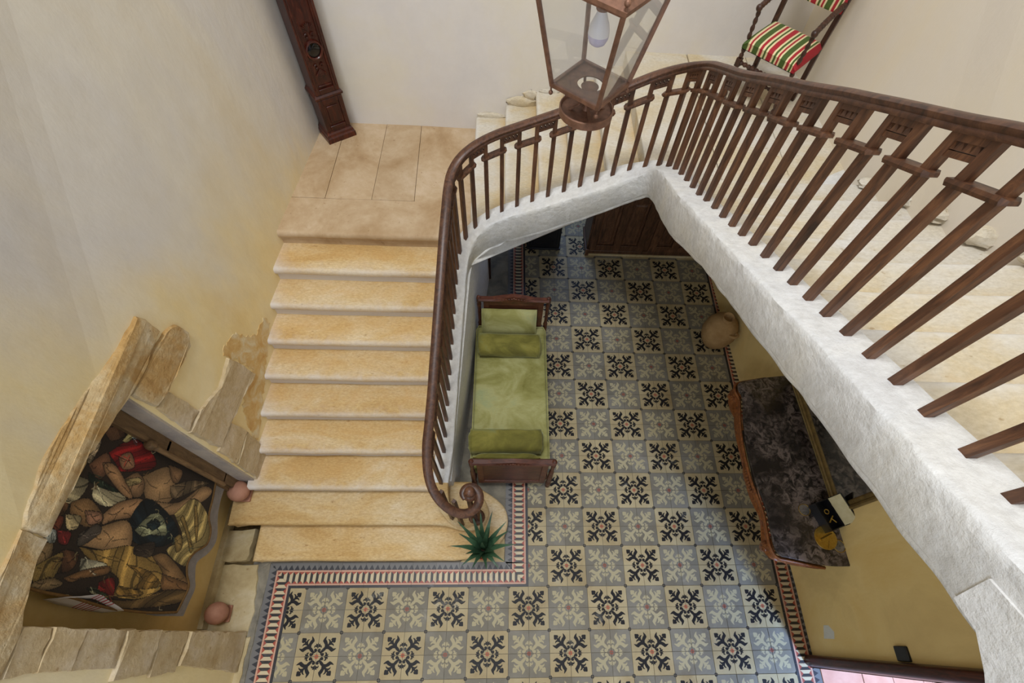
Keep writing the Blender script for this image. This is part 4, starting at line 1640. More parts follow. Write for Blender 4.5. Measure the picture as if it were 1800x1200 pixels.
def pillow(name, x0, x1, A, B, th, label, mat, seed):
    """A, B: (y, z) of the lower and upper edge of the pillow's middle plane"""
    o = thing(name, ((x0 + x1) / 2, A[0], A[1]), label, 'cushion')
    d = Vector((0, B[0] - A[0], B[1] - A[1]))
    L = d.length
    d.normalize()
    nr = Vector((0, d.z, -d.y))
    nx_, ny_ = 18, 12
    front, back = [], []
    for j in range(ny_ + 1):
        r1, r2 = [], []
        for i in range(nx_ + 1):
            a, c_ = i / nx_, j / ny_
            prof = (max(0, 1 - abs(2 * a - 1) ** 5) * max(0, 1 - abs(2 * c_ - 1) ** 4)) ** .5
            wr = .008 * nz(a * 4, c_ * 4, seed)
            base_ = Vector((x0 + (x1 - x0) * a, A[0], A[1])) + d * (L * c_)
            r1.append(base_ + nr * (th * prof + wr))
            r2.append(base_ - nr * (th * prof))
        front.append(r1)
        back.append(r2)
    mb = MB().grid(front).grid(back)
    obj('cover', mb, mat, o, smooth=80)
    P = [front[0][i] for i in range(nx_)] + [front[j][nx_] for j in range(ny_)] + [front[ny_][i] for i in range(nx_, 0, -1)] + [front[j][0] for j in range(ny_, 0, -1)]
    obj('piping', MB().tube(P, .006, 6, ring=True), mat, o)


pillow('pillow', 1.665, 2.28, (2.70, .515), (2.82, .84), .06, 'pale green velvet pillow leaning on the headboard', M['velvet'], 21)
pillow('pillow', 1.63, 2.29, (1.155, .50), (1.125, .72), .055, 'green velvet pillow squeezed between footboard and bolster', M['velvet_olive'], 27)

# ------------------------------------------------------------------ aloe in a pot on the lowest step
pt = thing('potted_plant', (1.745, .31, RIS1), 'spiky green aloe in a small terracotta pot on the lowest stone step', 'plant')
mb = MB().lathe([(.055, .0), (.062, .004), (.083, .13), (.094, .135), (.096, .17), (.088, .172), (.082, .15), (.002, .148)], 24, (1.745, .31, RIS1 + .002))
obj('pot', mb, M['terracotta'], pt)
mb = MB().lathe([(.082, .0), (.05, .008), (.001, .012)], 16, (1.745, .31, RIS1 + .145))
obj('soil', mb, M['soil'], pt)
tips = [(1.628, .612, .60), (1.443, .31, .60), (1.555, .14, .56), (1.658, .12, .58), (1.951, .173, .58), (2.06, .324, .60), (1.963, .532, .60), (1.83, .63, .62), (1.50, .53, .66), (1.72, .60, .72), (1.99, .44, .66),
        (1.79, .10, .62), (1.60, .22, .74), (1.86, .24, .74), (1.68, .46, .80), (1.80, .44, .82), (1.75, .30, .86), (1.52, .42, .62), (1.90, .12, .50), (1.73, .20, .74)]
for i, (x, y, z) in enumerate(tips):
    root = Vector((1.745, .31, RIS1 + .17)) + Vector((x - 1.745, y - .31, 0)) * .10
    tip = Vector((x, y, z - .02))
    d = Vector((x - 1.745, y - .31, 0))
    if d.length < .02:
        d = Vector((.3, 1, 0))
    side = Vector((-d.y, d.x, 0)).normalized()
    secs = []
    for k in range(9):
        t = k / 8
        p = root.lerp(tip, t) + Vector((0, 0, 1)) * (.10 * math.sin(PI * t) * (1 - .5 * t) * min(1, d.length / .25))
        w_ = .030 * (1 - t) ** .75 * (0.75 + .5 * math.sin(PI * min(1, t * 1.6)) * .6) + .001
        nrm = Vector((0, 0, 1)) if d.length > .1 else d.normalized()
        secs.append([p - side * w_, p + nrm * w_ * -.28, p + side * w_, p + nrm * w_ * .10])
    obj('leaf', MB().loft(secs), M['leaf'], pt, smooth=50)

# ------------------------------------------------------------------ console table against the right wall
con = thing('console_table', (4.62, 1.0, 0), 'carved walnut console table with a serpentine dark marble top against the right wall', 'table')
CF = [(4.885, 1.955), (4.76, 1.945), (4.60, 1.921), (4.42, 1.885), (4.335, 1.855), (4.318, 1.78), (4.338, 1.681), (4.293, 1.43), (4.268, 1.162), (4.271, .879), (4.298, .691), (4.318, .535), (4.312, .384), (4.310, .237), (4.345, .160), (4.42, .140), (4.55, .112), (4.70, .080), (4.82, .069), (4.955, .069)]
CFd = [tuple(p) for p in catmull(CF, 5)]


def inset(P, d):
    out = []
    for i, p in enumerate(P):
        a, c = Vector(P[max(i - 1, 0)]), Vector(P[min(i + 1, len(P) - 1)])
        t = (c - a).normalized()
        out.append((p[0] - t.y * d, p[1] + t.x * d))
    return out


BACK = [(4.985, .09), (4.938, 2.03)]
ZC = .985
secs = []
for ins, z in ((.012, ZC - .032), (.002, ZC - .026), (0, ZC - .016), (.002, ZC - .006), (.012, ZC)):
    secs.append([(x, y, z) for x, y in inset(CFd, ins)] + [(4.925, 1.0, z)])
n = len(secs[0])
mb = MB().loft(secs, caps=False)
for q, zz in ((0, ZC - .032), (len(secs) - 1, ZC)):
    tri = tessellate_polygon([[Vector((p[0], p[1], 0)) for p in secs[q]]])
    mb.f += [tuple(q * n + i for i in t) for t in tri]
obj('marble_top', mb, M['marble'], con, smooth=40)
AP = CFd[8:-8]
secs = []
for ins, z in ((-.014, .947), (-.026, .930), (-.018, .905), (.006, .88), (.006, .85), (-.012, .82), (.004, .80)):
    secs.append([(x, y, z + (.022 * math.sin(i * .42) if z < .83 else 0)) for i, (x, y) in enumerate(inset(AP, ins))])
mb = MB().grid(secs)
o = obj('apron', mb, M['carved'], con, smooth=60)
o.modifiers.new('thickness', 'SOLIDIFY').thickness = .02
mb = MB().box((4.40, .20, .88), (4.92, .24, .947)).box((4.40, 1.80, .88), (4.86, 1.84, .947)).box((4.84, .24, .88), (4.87, 1.80, .947))
obj('rear_rails', mb, M['carved'], con)
for x, y, dx, dy in ((4.385, 1.765, -.8, .25), (4.375, .285, -.7, -.4)):
    P = [Vector((x, y, .945)), Vector((x + dx * .035, y + dy * .03, .86)), Vector((x + dx * .03, y + dy * .03, .74)), Vector((x + .06, y, .56)), Vector((x + .20, y - dy * .04, .34)), Vector((x + .34, y - dy * .05, .14)), Vector((x + .42, y, .03))]
    D = catmull(P, 4)
    R = np.interp(np.linspace(0, 1, len(D)), [0, .2, .4, .7, .9, 1], [.050, .055, .040, .026, .026, .034])
    mb = MB().tube(D, list(R), 10)
    mb.sphere((x + .42, y, .031), .034, 10, 7, (1.2, 1.2, .85))
    lg = obj('leg', mb, M['carved'], con)
    mb = MB()
    c0 = Vector((x + dx * .085, y + dy * .08, .86))
    for k in range(-2, 3):
        mb.sphere(c0 + Vector((-dy * .026 * k, dx * .026 * k, -.008 * abs(k))), .026 - .003 * abs(k), 8, 6, (1, 1, 1.9))
    t_ = np.linspace(0, 9, 28)
    mb.tube([c0 + Vector((dx * .03, dy * .03, 0)) + Vector((-dy * (.034 - .003 * a) * math.cos(a), dx * (.034 - .003 * a) * math.cos(a), -.05 + (.034 - .003 * a) * math.sin(a))) for a in t_], .008, 6)
    obj('scroll', mb, M['carved'], lg)
mb = MB()
for k in range(-5, 6):
    mb.sphere((4.250 + .0012 * k * k, .90 + .028 * k, .875 - .004 * abs(k)), .024 - .0014 * abs(k), 8, 6, (.8, 1, 1.7))
obj('shell', mb, M['carved'], con)

# mirror on the wall above it
mi = thing('wall_mirror', (4.94, 1.2, 1.03), 'large wall mirror in an old gilt moulded frame above the console table', 'mirror')


def mir(y, z, dx): return (rx(y, z) - .012 - dx, y, z)


Y0, Y1, Z0, Z1 = .50, 1.90, 1.035, 2.15
prof = [(0, 0), (0, .022), (.012, .034), (.03, .030), (.04, .018), (.062, .024), (.075, .020), (.085, .004), (.085, 0)]
for nm, A, B, nA, nB in (('rail', (Y0, Z0), (Y1, Z0), (1, 1), (-1, 1)), ('rail', (Y0, Z1), (Y1, Z1), (1, -1), (-1, -1)), ('stile', (Y0, Z0), (Y0, Z1), (1, 1), (1, -1)), ('stile', (Y1, Z0), (Y1, Z1), (-1, 1), (-1, -1))):
    secs = []
    for E_, nn in ((A, nA), (B, nB)):
        secs.append([mir(E_[0] + nn[0] * a, E_[1] + nn[1] * a, h) for a, h in prof])
    obj('frame_' + nm, MB().loft(secs), M['gilt'], mi, smooth=30)
q = [mir(Y0 + .08, Z0 + .08, .006), mir(Y1 - .08, Z0 + .08, .006), mir(Y1 - .08, Z1 - .08, .006), mir(Y0 + .08, Z1 - .08, .006)]
obj('mirror_glass', MB().poly_prism(q, (-.003, 0, 0)), M['mirror'], mi, smooth=0)

# open case and brass things on the marble
Z = ZC + .001
ca = thing('instrument_case', (4.82, .49, Z), 'small black case standing open with a cream lined lid on the marble top', 'case')
R2 = Matrix.Rotation(math.radians(20), 3, 'Z')
cc = Vector((4.815, .49, Z))


def cb(p): return cc + R2 @ Vector(p)


def cbox(mb, lo, hi):
    c = cb([(a + b_) / 2 for a, b_ in zip(lo, hi)])
    h = [(b_ - a) / 2 for a, b_ in zip(lo, hi)]
    return mb.obox(c, R2 @ Vector((h[0], 0, 0)), R2 @ Vector((0, h[1], 0)), Vector((0, 0, h[2])))


mb = MB()
cbox(mb, (-.07, -.13, 0), (.07, .13, .012))
for lo, hi in (((-.07, -.13, .012), (-.062, .13, .11)), ((.062, -.13, .012), (.07, .13, .11)), ((-.062, -.13, .012), (.062, -.122, .11)), ((-.062, .122, .012), (.062, .13, .11))):
    cbox(mb, lo, hi)
obj('box', mb, M['black'], ca)
mb = MB()
secs = [[cb((.072 + .02 * t, y, .112 + .15 * t)) for y in (-.13, .13)] + [cb((.084 + .02 * t, y, .112 + .15 * t)) for y in (.13, -.13)] for t in (0, 1)]
li = obj('lid', MB().loft(secs), M['black'], ca, smooth=0)
secs = [[cb((.068 + .02 * t, y, .116 + .15 * t)) for y in (-.124, .124)] + [cb((.0725 + .02 * t, y, .116 + .15 * t)) for y in (.124, -.124)] for t in (0, .95)]
obj('lining', MB().loft(secs), M['casecloth'], li, smooth=0, label='cream cloth lining of the lid')
mb = MB()
mb.tube([cb((.02 * math.cos(t), .03 + .02 * math.sin(t), .095)) for t in np.linspace(0, 2 * PI, 17)[:-1]], .004, 6, ring=True)
mb.tube([cb((-.03, -.06, .09)), cb((.03, -.02, .095))], .006, 6).tube([cb((.03, -.08, .09)), cb((.0, -.03, .095))], .005, 6)
obj('instrument', mb, M['brass'], ca)
di = thing('brass_dish', (4.79, .315, Z), 'round brass dish with a raised bar across it beside the black case', 'dish')
mb = MB().lathe([(.05, 0), (.098, .006), (.102, .012), (.098, .014), (.09, .010), (.001, .009)], 32, (4.785, .305, Z))
obj('plate', mb, M['brass'], di)
obj('bar', MB().tube([(4.74, .29, Z + .02), (4.79, .315, Z + .026), (4.845, .34, Z + .02)], .008, 6), M['brass'], di)
obj('rib', MB().tube([(4.81, .28, Z + .012), (4.79, .22, Z + .014)], .004, 6), M['brass'], di)
for (x, y, lb) in ((4.895, .235, 'thin glass lens ring lying on the marble nearest the front end'), (4.665, .555, 'thin glass lens ring lying on the marble against the black case')):
    o = thing('lens_ring', (x, y, Z), lb, 'lens')
    obj('rim', MB().tube([(x + .052 * math.cos(t), y + .052 * math.sin(t), Z + .004) for t in np.linspace(0, 2 * PI, 25)[:-1]], .003, 6, ring=True), M['brass'], o)
    obj('lens', MB().lathe([(.05, .001), (.03, .004), (.001, .005)], 20, (x, y, Z)), M['glass'], o)

# ------------------------------------------------------------------ jar under the third flight
jr = thing('stone_jar', (4.665, 3.0, 0), 'big bellied clay jar with a lug handle on the floor by the right wall', 'jar')
prof = [(.09, 0), (.13, .02), (.185, .12), (.215, .24), (.205, .34), (.165, .43), (.10, .485), (.065, .50), (.06, .52), (.075, .545), (.07, .55), (.052, .53), (.05, .49)]
Mj = Matrix.Rotation(math.radians(6), 3, 'Y')
obj('body', MB().lathe(prof, 32, (4.66, 3.0, .002), caps=True), M['jar'], jr)
P = [Vector((4.64, 2.93, .455)), Vector((4.60, 2.90, .47)), Vector((4.57, 2.88, .44)), Vector((4.565, 2.875, .385)), Vector((4.59, 2.885, .345))]
P = [Vector((4.70, 2.83, .40)), Vector((4.69, 2.80, .42)), Vector((4.74, 2.78, .43)), Vector((4.79, 2.82, .42)), Vector((4.78, 2.85, .40))]
obj('lug_handle', MB().tube(catmull(P, 5), .016, 8), M['jar'], jr)

# ------------------------------------------------------------------ dark furniture under the second flight
cabt = thing('black_cabinet', (2.465, 4.66, 0), 'small black lacquered cabinet on the tiles below the second flight', 'cabinet')
mb = MB().box((2.24, 4.50, .05), (2.69, 4.86, .86)).box((2.22, 4.48, .86), (2.71, 4.88, .89)).box((2.225, 4.485, .03), (2.705, 4.875, .06))
obj('body', mb, M['black'], cabt, bevel=.006)
mb = MB().box((2.27, 4.487, .10), (2.66, 4.503, .82)).box((2.31, 4.478, .15), (2.62, 4.492, .77))
dd = obj('door', mb, M['black'], cabt, bevel=.008)
obj('knob', MB().sphere((2.345, 4.468, .48), .016, 10, 7), M['brass'], dd)
for x in (2.27, 2.66):
    for y in (4.53, 4.83):
        obj('foot', MB().lathe([(.022, 0), (.03, .015), (.024, .032)], 10, (x, y, .001)), M['black'], cabt)

wd = thing('wardrobe', (3.93, 4.6, 0), 'wide brown panelled oak wardrobe at the back below the stair', 'wardrobe')
mb = MB().box((3.075, 4.475, .06), (4.72, 4.90, 1.92)).box((3.05, 4.44, 1.92), (4.75, 4.92, 1.98))
obj('carcass', mb, M['wardrobe'], wd, bevel=.004)
mb = MB().box((3.06, 4.45, .02), (4.735, 4.91, .085))
obj('plinth', mb, M['wardrobe'], wd, bevel=.006)
mb = MB().box((3.055, 4.435, .0), (4.74, 4.452, .03))
obj('skirt', mb, M['slab'], wd, label='pale worn skirting of the wardrobe')
for x0, x1 in ((3.10, 3.88), (3.955, 4.70)):
    mb = MB()
    w_ = x1 - x0
    for a0, a1, z0, z1 in ((x0, x0 + .10, .09, 1.90), (x0 + w_ / 2 - .055, x0 + w_ / 2 + .055, .09, 1.90), (x1 - .10, x1, .09, 1.90), (x0 + .1, x0 + w_ / 2 - .055, .09, .19), (x0 + w_ / 2 + .055, x1 - .1, .09, .19), (x0 + .1, x0 + w_ / 2 - .055, .93, 1.04), (x0 + w_ / 2 + .055, x1 - .1, .93, 1.04), (x0 + .1, x0 + w_ / 2 - .055, 1.79, 1.90), (x0 + w_ / 2 + .055, x1 - .1, 1.79, 1.90)):
        mb.box((a0, 4.448, z0), (a1, 4.476, z1))
    dd = obj('door', mb, M['wardrobe'], wd, bevel=.004)
    for a0, a1 in ((x0 + .1, x0 + w_ / 2 - .055), (x0 + w_ / 2 + .055, x1 - .1)):
        for z0, z1 in ((.19, .93), (1.04, 1.79)):
            mb = MB().loft([[(a0 + i_, 4.472 - d_, z0 + i_), (a1 - i_, 4.472 - d_, z0 + i_), (a1 - i_, 4.472 - d_, z1 - i_), (a0 + i_, 4.472 - d_, z1 - i_)] for i_, d_ in ((0, 0), (.012, .006), (.035, .004), (.055, .016))])
            obj('panel', mb, M['wardrobe'], dd, smooth=0)
    obj('handle', MB().sphere((x1 - .05 if x0 < 3.5 else x0 + .05, 4.437, .98), .018, 10, 7), M['brass'], dd)
mb = MB().box((3.06, 4.43, 0), (3.11, 4.447, .12))
obj('foot', mb, M['wardrobe'], wd, bevel=.003)

# ------------------------------------------------------------------ tapestry in the doorway of the left wall
TP = thing('tapestry', (-.70, .3, .7), 'figurative woven tapestry with a scalloped lower edge hanging in the stone doorway', 'tapestry')
SHAPES = [
    ([(0.459, 2.295), (0.481, 2.093), (0.319, 2.135), (0.312, 2.262)], (150, 140, 110)),
    ([(0.093, 2.282), (0.091, 2.162), (-0.018, 2.147), (-0.049, 2.234)], (120, 100, 70)),
    ([(0.482, 2.045), (0.461, 1.744), (0.37, 1.866), (0.387, 2.012)], (185, 175, 140)),
    ([(0.526, 2.117), (0.486, 1.834), (0.469, 1.899), (0.474, 2.073)], (25, 38, 28)),
    ([(0.689, 2.031), (0.852, 1.866), (0.802, 1.623), (0.716, 1.601), (0.612, 1.861), (0.639, 1.932)], (128, 26, 26)),
    ([(0.693, 1.941), (0.752, 1.855), (0.675, 1.775), (0.63, 1.87)], (150, 110, 80)),
    ([(0.571, 2.14), (0.684, 2.046), (0.612, 1.973), (0.508, 2.024)], (112, 78, 56)),
    ([(0.589, 2.165), (0.738, 2.143), (0.715, 2.114), (0.587, 2.132)], (152, 136, 110)),
    ([(0.824, 2.153), (0.991, 1.938), (0.922, 1.882), (0.772, 2.037)], (70, 50, 35)),
    ([(0.801, 1.959), (0.955, 1.878), (1.034, 1.65), (0.937, 1.826), (0.814, 1.907)], (150, 140, 95)),
    ([(0.845, 1.903), (0.898, 1.806), (0.838, 1.699), (0.866, 1.79)], (140, 150, 150)),
    ([(0.634, 1.669), (0.774, 1.467), (0.731, 1.344), (0.57, 1.285), (0.436, 1.456), (0.522, 1.59)], (152, 122, 86)),
    ([(0.498, 1.511), (0.558, 1.201), (0.756, 0.962), (0.763, 0.805), (0.654, 0.877), (0.462, 1.203), (0.427, 1.429)], (150, 120, 85)),
    ([(0.557, 1.832), (0.643, 1.737), (0.6, 1.63), (0.5, 1.621), (0.484, 1.736)], (135, 105, 75)),
    ([(0.557, 1.832), (0.616, 1.703), (0.59, 1.668), (0.525, 1.796)], (176, 156, 106)),
    ([(0.795, 1.453), (0.802, 1.275), (0.702, 1.276), (0.696, 1.351)], (120, 92, 64)),
    ([(0.648, 1.351), (0.758, 1.14), (0.811, 0.896), (0.756, 0.962), (0.575, 1.262)], (100, 84, 62)),
    ([(0.615, 2.045), (0.627, 1.925), (0.481, 1.694), (0.471, 1.788), (0.555, 1.979)], (150, 115, 80)),
    ([(0.312, 1.889), (0.414, 1.796), (0.487, 1.614), (0.447, 1.54), (0.359, 1.611), (0.294, 1.79), (0.254, 1.859)], (155, 120, 85)),
    ([(0.294, 1.657), (0.501, 1.557), (0.438, 1.242), (0.328, 1.081), (0.213, 1.224), (0.194, 1.525)], (20, 32, 38)),
    ([(0.27, 1.565), (0.405, 1.463), (0.419, 1.331), (0.303, 1.222), (0.272, 1.394), (0.245, 1.468)], (152, 156, 122)),
    ([(0.331, 1.469), (0.387, 1.408), (0.359, 1.324), (0.303, 1.387)], (25, 40, 45)),
    ([(0.462, 1.203), (0.636, 1.019), (0.542, 0.755), (0.338, 0.632), (0.201, 0.762), (0.106, 0.885), (0.192, 1.164), (0.307, 1.017)], (172, 152, 96)),
    ([(0.448, 1.117), (0.466, 1.072), (0.269, 0.857), (0.22, 0.86), (0.345, 0.982)], (120, 100, 56)),
    ([(0.576, 0.988), (0.583, 0.956), (0.435, 0.855), (0.308, 0.818), (0.426, 0.903)], (128, 106, 60)),
    ([(0.291, 1.114), (0.332, 1.057), (0.249, 0.987), (0.195, 1.038)], (130, 108, 62)),
    ([(0.327, 2.154), (0.38, 2.041), (0.312, 1.889), (0.248, 1.89), (0.216, 1.989), (0.251, 2.115)], (130, 100, 65)),
    ([(0.305, 2.035), (0.319, 1.918), (0.276, 1.879), (0.233, 1.966)], (152, 112, 86)),
    ([(0.255, 2.154), (0.266, 2.046), (0.194, 2.04), (0.181, 2.109)], (172, 156, 116)),
    ([(0.312, 2.262), (0.324, 2.167), (0.25, 2.173), (0.226, 2.231)], (85, 60, 40)),
    ([(0.229, 2.273), (0.24, 2.168), (0.161, 2.156), (0.165, 2.254)], (82, 42, 30)),
    ([(0.158, 2.168), (0.165, 2.071), (0.095, 2.064), (0.097, 2.123)], (132, 44, 42)),
    ([(0.155, 2.248), (0.157, 2.175), (0.093, 2.149), (0.094, 2.211)], (140, 146, 140)),
    ([(0.239, 1.869), (0.319, 1.67), (0.216, 1.557), (0.077, 1.585), (0.102, 1.781), (0.119, 1.987)], (166, 132, 92)),
    ([(0.164, 2.009), (0.245, 1.906), (0.204, 1.851), (0.097, 1.975)], (95, 85, 75)),
    ([(0.097, 1.975), (0.102, 1.781), (0.168, 1.512), (0.075, 1.152), (-0.063, 1.08), (-0.158, 1.259), (-0.161, 1.537), (-0.049, 1.557), (0.041, 1.867)], (176, 142, 76)),
    ([(0.045, 1.529), (0.02, 1.263), (-0.065, 1.104), (-0.099, 1.374), (-0.028, 1.326)], (140, 108, 54)),
    ([(-0.098, 1.532), (-0.119, 1.279), (-0.156, 1.344), (-0.148, 1.525)], (136, 106, 52)),
    ([(0.168, 1.512), (0.226, 1.325), (0.126, 1.318), (0.117, 1.486)], (60, 50, 40)),
    ([(0.033, 1.927), (0.024, 1.705), (-0.054, 1.735), (-0.056, 1.881)], (162, 158, 134)),
    ([(-0.016, 2.134), (0.059, 2.075), (0.053, 1.952), (-0.041, 1.965), (-0.065, 2.082)], (75, 50, 32)),
    ([(-0.047, 2.21), (0.048, 2.069), (-0.096, 2.065), (-0.128, 2.181)], (150, 125, 70)),
    ([(-0.128, 2.181), (-0.096, 2.065), (-0.122, 1.982), (-0.162, 2.073), (-0.159, 2.178)], (120, 100, 70)),
    ([(-0.09, 1.998), (-0.032, 1.877), (0.014, 1.682), (-0.035, 1.675), (-0.077, 1.854), (-0.107, 1.931)], (110, 80, 50)),
    ([(0.129, 1.297), (0.164, 1.149), (0.02, 0.812), (-0.084, 0.758), (-0.077, 1.073), (0.034, 1.131)], (132, 102, 66)),
    ([(0.02, 1.123), (-0.023, 0.762), (-0.084, 0.758), (-0.091, 1.066)], (120, 88, 55)),
    ([(-0.088, 1.717), (-0.053, 1.593), (-0.211, 1.548), (-0.17, 1.675)], (112, 30, 28)),
    ([(-0.13, 1.795), (-0.154, 1.613), (-0.233, 1.463), (-0.193, 1.663)], (40, 50, 35)),
    ([(-0.14, 1.766), (-0.177, 1.601), (-0.182, 1.634), (-0.156, 1.749)], (150, 150, 120)),
    ([(-0.185, 1.734), (-0.233, 1.463), (-0.181, 0.869), (-0.082, 0.731), (-0.087, 1.019), (-0.176, 1.334)], (96, 76, 46)),
]
HEM = [(0.839, 0.795), (0.699, 0.772), (0.542, 0.755), (0.436, 0.667), (0.315, 0.668), (0.227, 0.806), (0.14, 0.861), (0.049, 0.827), (-0.038, 0.754), (-0.146, 0.781), (-0.237, 0.814)]
NEAR = [(-0.251, 1.123), (-0.242, 1.458), (-0.225, 1.646), (-0.191, 1.873), (-0.174, 2.093), (-0.159, 2.203)]
LIN = [(0.97, 0.547), (0.798, 0.604), (0.596, 0.586), (0.395, 0.498), (0.262, 0.562), (0.16, 0.696), (0.049, 0.668), (-0.043, 0.62), (-0.155, 0.649), (-0.263, 0.677)]

TY0, TY1, TZ0, TZ1 = -.30, 1.05, .55, 2.65
W_, H_ = 270, 420
yy, xx = np.mgrid[0:H_, 0:W_]
PY_, PZ_ = TY0 + (xx + .5) / W_ * (TY1 - TY0), TZ0 + (yy + .5) / H_ * (TZ1 - TZ0)
art = np.zeros((H_, W_, 3), np.float32)
art[:] = np.array((38, 30, 23)) / 255


def fill(poly, pad=0):
    ins = np.zeros((H_, W_), bool)
    n = len(poly)
    dist = np.full((H_, W_), 9.0)
    for i in range(n):
        (y1, z1), (y2, z2) = poly[i], poly[(i + 1) % n]
        c_ = ((z1 > PZ_) != (z2 > PZ_)) & (PY_ < (y2 - y1) * (PZ_ - z1) / ((z2 - z1) or 1e-9) + y1)
        ins ^= c_
        L2 = (y2 - y1) ** 2 + (z2 - z1) ** 2 + 1e-9
        t = np.clip(((PY_ - y1) * (y2 - y1) + (PZ_ - z1) * (z2 - z1)) / L2, 0, 1)
        dist = np.minimum(dist, np.hypot(PY_ - y1 - t * (y2 - y1), PZ_ - z1 - t * (z2 - z1)))
    return ins, dist


def paint(poly, colr, k=4):
    poly = [tuple(p) for p in catmull(list(poly) + [poly[0]], k)[:-1]]
    ins, dist = fill(poly)
    r_, g_, b_ = colr
    flesh = 18 < r_ - g_ < 48 and 15 < g_ - b_ < 48 and r_ > 100
    ph = RNG.uniform(0, 6)
    dm = max(dist[ins].max() if ins.any() else .01, .01)
    body = np.clip(dist / dm, 0, 1) ** .6
    if flesh:
        sh = .62 + .50 * body + .05 * np.sin(PY_ * 30 + PZ_ * 22 + ph)
    else:
        wv = 3.2 * np.sin(PZ_ * 8 + ph) + 2.4 * np.sin(PY_ * 11 - PZ_ * 6 + 2 * ph)
        f0 = np.sin(PY_ * RNG.uniform(22, 40) + PZ_ * RNG.uniform(-30, 30) + wv)
        sh = (.70 + .30 * body) * (.95 + .14 * f0) - .34 * (np.abs(f0 + .5) < .12) + .22 * (f0 > .84)
    art[ins] = ((np.array(colr) / 255) * np.clip(sh, .12, 1.5)[..., None])[ins]
    art[(dist < .0035) & ~ins] *= .25


def line(pts, colr, w=.004):
    P = catmull(pts, 5)
    for a, c in zip(P[:-1], P[1:]):
        L2 = (c[0] - a[0]) ** 2 + (c[1] - a[1]) ** 2 + 1e-9
        t = np.clip(((PY_ - a[0]) * (c[0] - a[0]) + (PZ_ - a[1]) * (c[1] - a[1])) / L2, 0, 1)
        d = np.hypot(PY_ - a[0] - t * (c[0] - a[0]), PZ_ - a[1] - t * (c[1] - a[1]))
        art[d < w] = np.array(colr) / 255


for poly, colr in SHAPES:
    paint(poly, colr)
# drawn detail: leaf scatter on the dark ground, fold lines, features
for _ in range(120):
    y_, z_ = RNG.uniform(TY0, TY1), RNG.uniform(TZ0, TZ1)
    iy, iz = int((y_ - TY0) / (TY1 - TY0) * W_), int((z_ - TZ0) / (TZ1 - TZ0) * H_)
    if art[min(iz, H_ - 1), min(iy, W_ - 1)].max() < .2:
        a = RNG.uniform(0, 6.3)
        line([(y_, z_), (y_ + .02 * math.cos(a), z_ + .02 * math.sin(a)), (y_ + .045 * math.cos(a + .7), z_ + .045 * math.sin(a + .7))], [(120, 112, 78), (92, 70, 44), (72, 84, 66), (150, 140, 110)][RNG.integers(4)], .0035)
for poly, colr in SHAPES:
    P = np.array(poly)
    c0 = P.mean(0)
    k = len(P)
    for q in range(0, k, 2):
        a, c = P[q], P[(q + k // 2) % k]
        m0 = a + (c - a) * .12
        m1 = a + (c - a) * .42 + RNG.normal(0, .012, 2)
        dk = tuple(int(v_ * .42) for v_ in colr)
        line([tuple(m0), tuple((m0 + m1) / 2 + RNG.normal(0, .010, 2)), tuple(m1)], dk, .0024)
        if 18 < colr[0] - colr[1] < 48 and colr[0] > 100:
            continue
        lt = tuple(min(255, int(v_ * 1.3)) for v_ in colr)
        off = RNG.normal(0, .012, 2)
        line([tuple(m0 + off), tuple((m0 + m1) / 2 + off * 1.4), tuple(m1 + off)], lt, .0022)
art *= RNG.uniform(.86, 1.1, (H_, W_, 1)).astype(np.float32)
art *= (0.94 + .06 * np.sin(yy * 2.2))[..., None]
art *= 1.15
TAP_IMG = new_image('tapestry_picture', np.clip(art, 0, 1).astype(np.float32))
m, nt, b = nodes('tapestry_weave')
uv = N(nt, 'ShaderNodeUVMap')
tx = N(nt, 'ShaderNodeTexImage')
tx.image = TAP_IMG
nt.links.new(uv.outputs['UV'], tx.inputs['Vector'])
nt.links.new(tx.outputs['Color'], b.inputs['Base Color'])
b.inputs['Roughness'].default_value = .95
bump(nt, b, noise_tex(nt, coords(nt), 120, 3, .6), .3, .003)
hemc = [tuple(p) for p in catmull(HEM, 4)]
near = [tuple(p) for p in catmull([HEM[-1]] + NEAR, 3)][1:]


def tx_off(y, z): return -.70 + .006 * math.sin(y * 9 + z * 3)


top = [(-.13, 2.62), (.9, 2.62)]
outl = [(.9, .83)] + hemc + near + top


def sheet(name, outl, x, th, mat, parent, uvs=False):
    n = len(outl)
    tri = tessellate_polygon([[Vector((0, p[0], p[1])) for p in outl]])
    mb = MB()
    mb.add([(x, p[0], p[1]) for p in outl] + [(x - th, p[0], p[1]) for p in outl], [tuple(t) for t in tri] + [tuple(n + i for i in reversed(t)) for t in tri] + [(i, (i + 1) % n, n + (i + 1) % n, n + i) for i in range(n)])
    o = obj(name, mb, mat, parent, smooth=0)
    if uvs:
        me = o.data
        l = me.uv_layers.new(name='UVMap')
        bx = BASE[parent.name]
        for p in me.polygons:
            for li, vi in zip(p.loop_indices, p.vertices):
                co = me.vertices[vi].co + bx
                l.data[li].uv = ((co.y - TY0) / (TY1 - TY0), (co.z - TZ0) / (TZ1 - TZ0))
    return o


sheet('cloth', outl, -.698, .006, m, TP, True)
lc = [tuple(p) for p in catmull(LIN, 4)]
sheet('lining', [(.95, 1.2)] + lc + [(-.27, 1.0), (-.262, 1.12), (-.1, 1.2)], -.715, .012, M['lining'], TP)
hp = [(-.694, p[0], p[1]) for p in hemc] + [(-.694, p[0], p[1]) for p in near[1:]]
obj('hem', MB().tube(hp, .009, 6), M['hem'], TP)

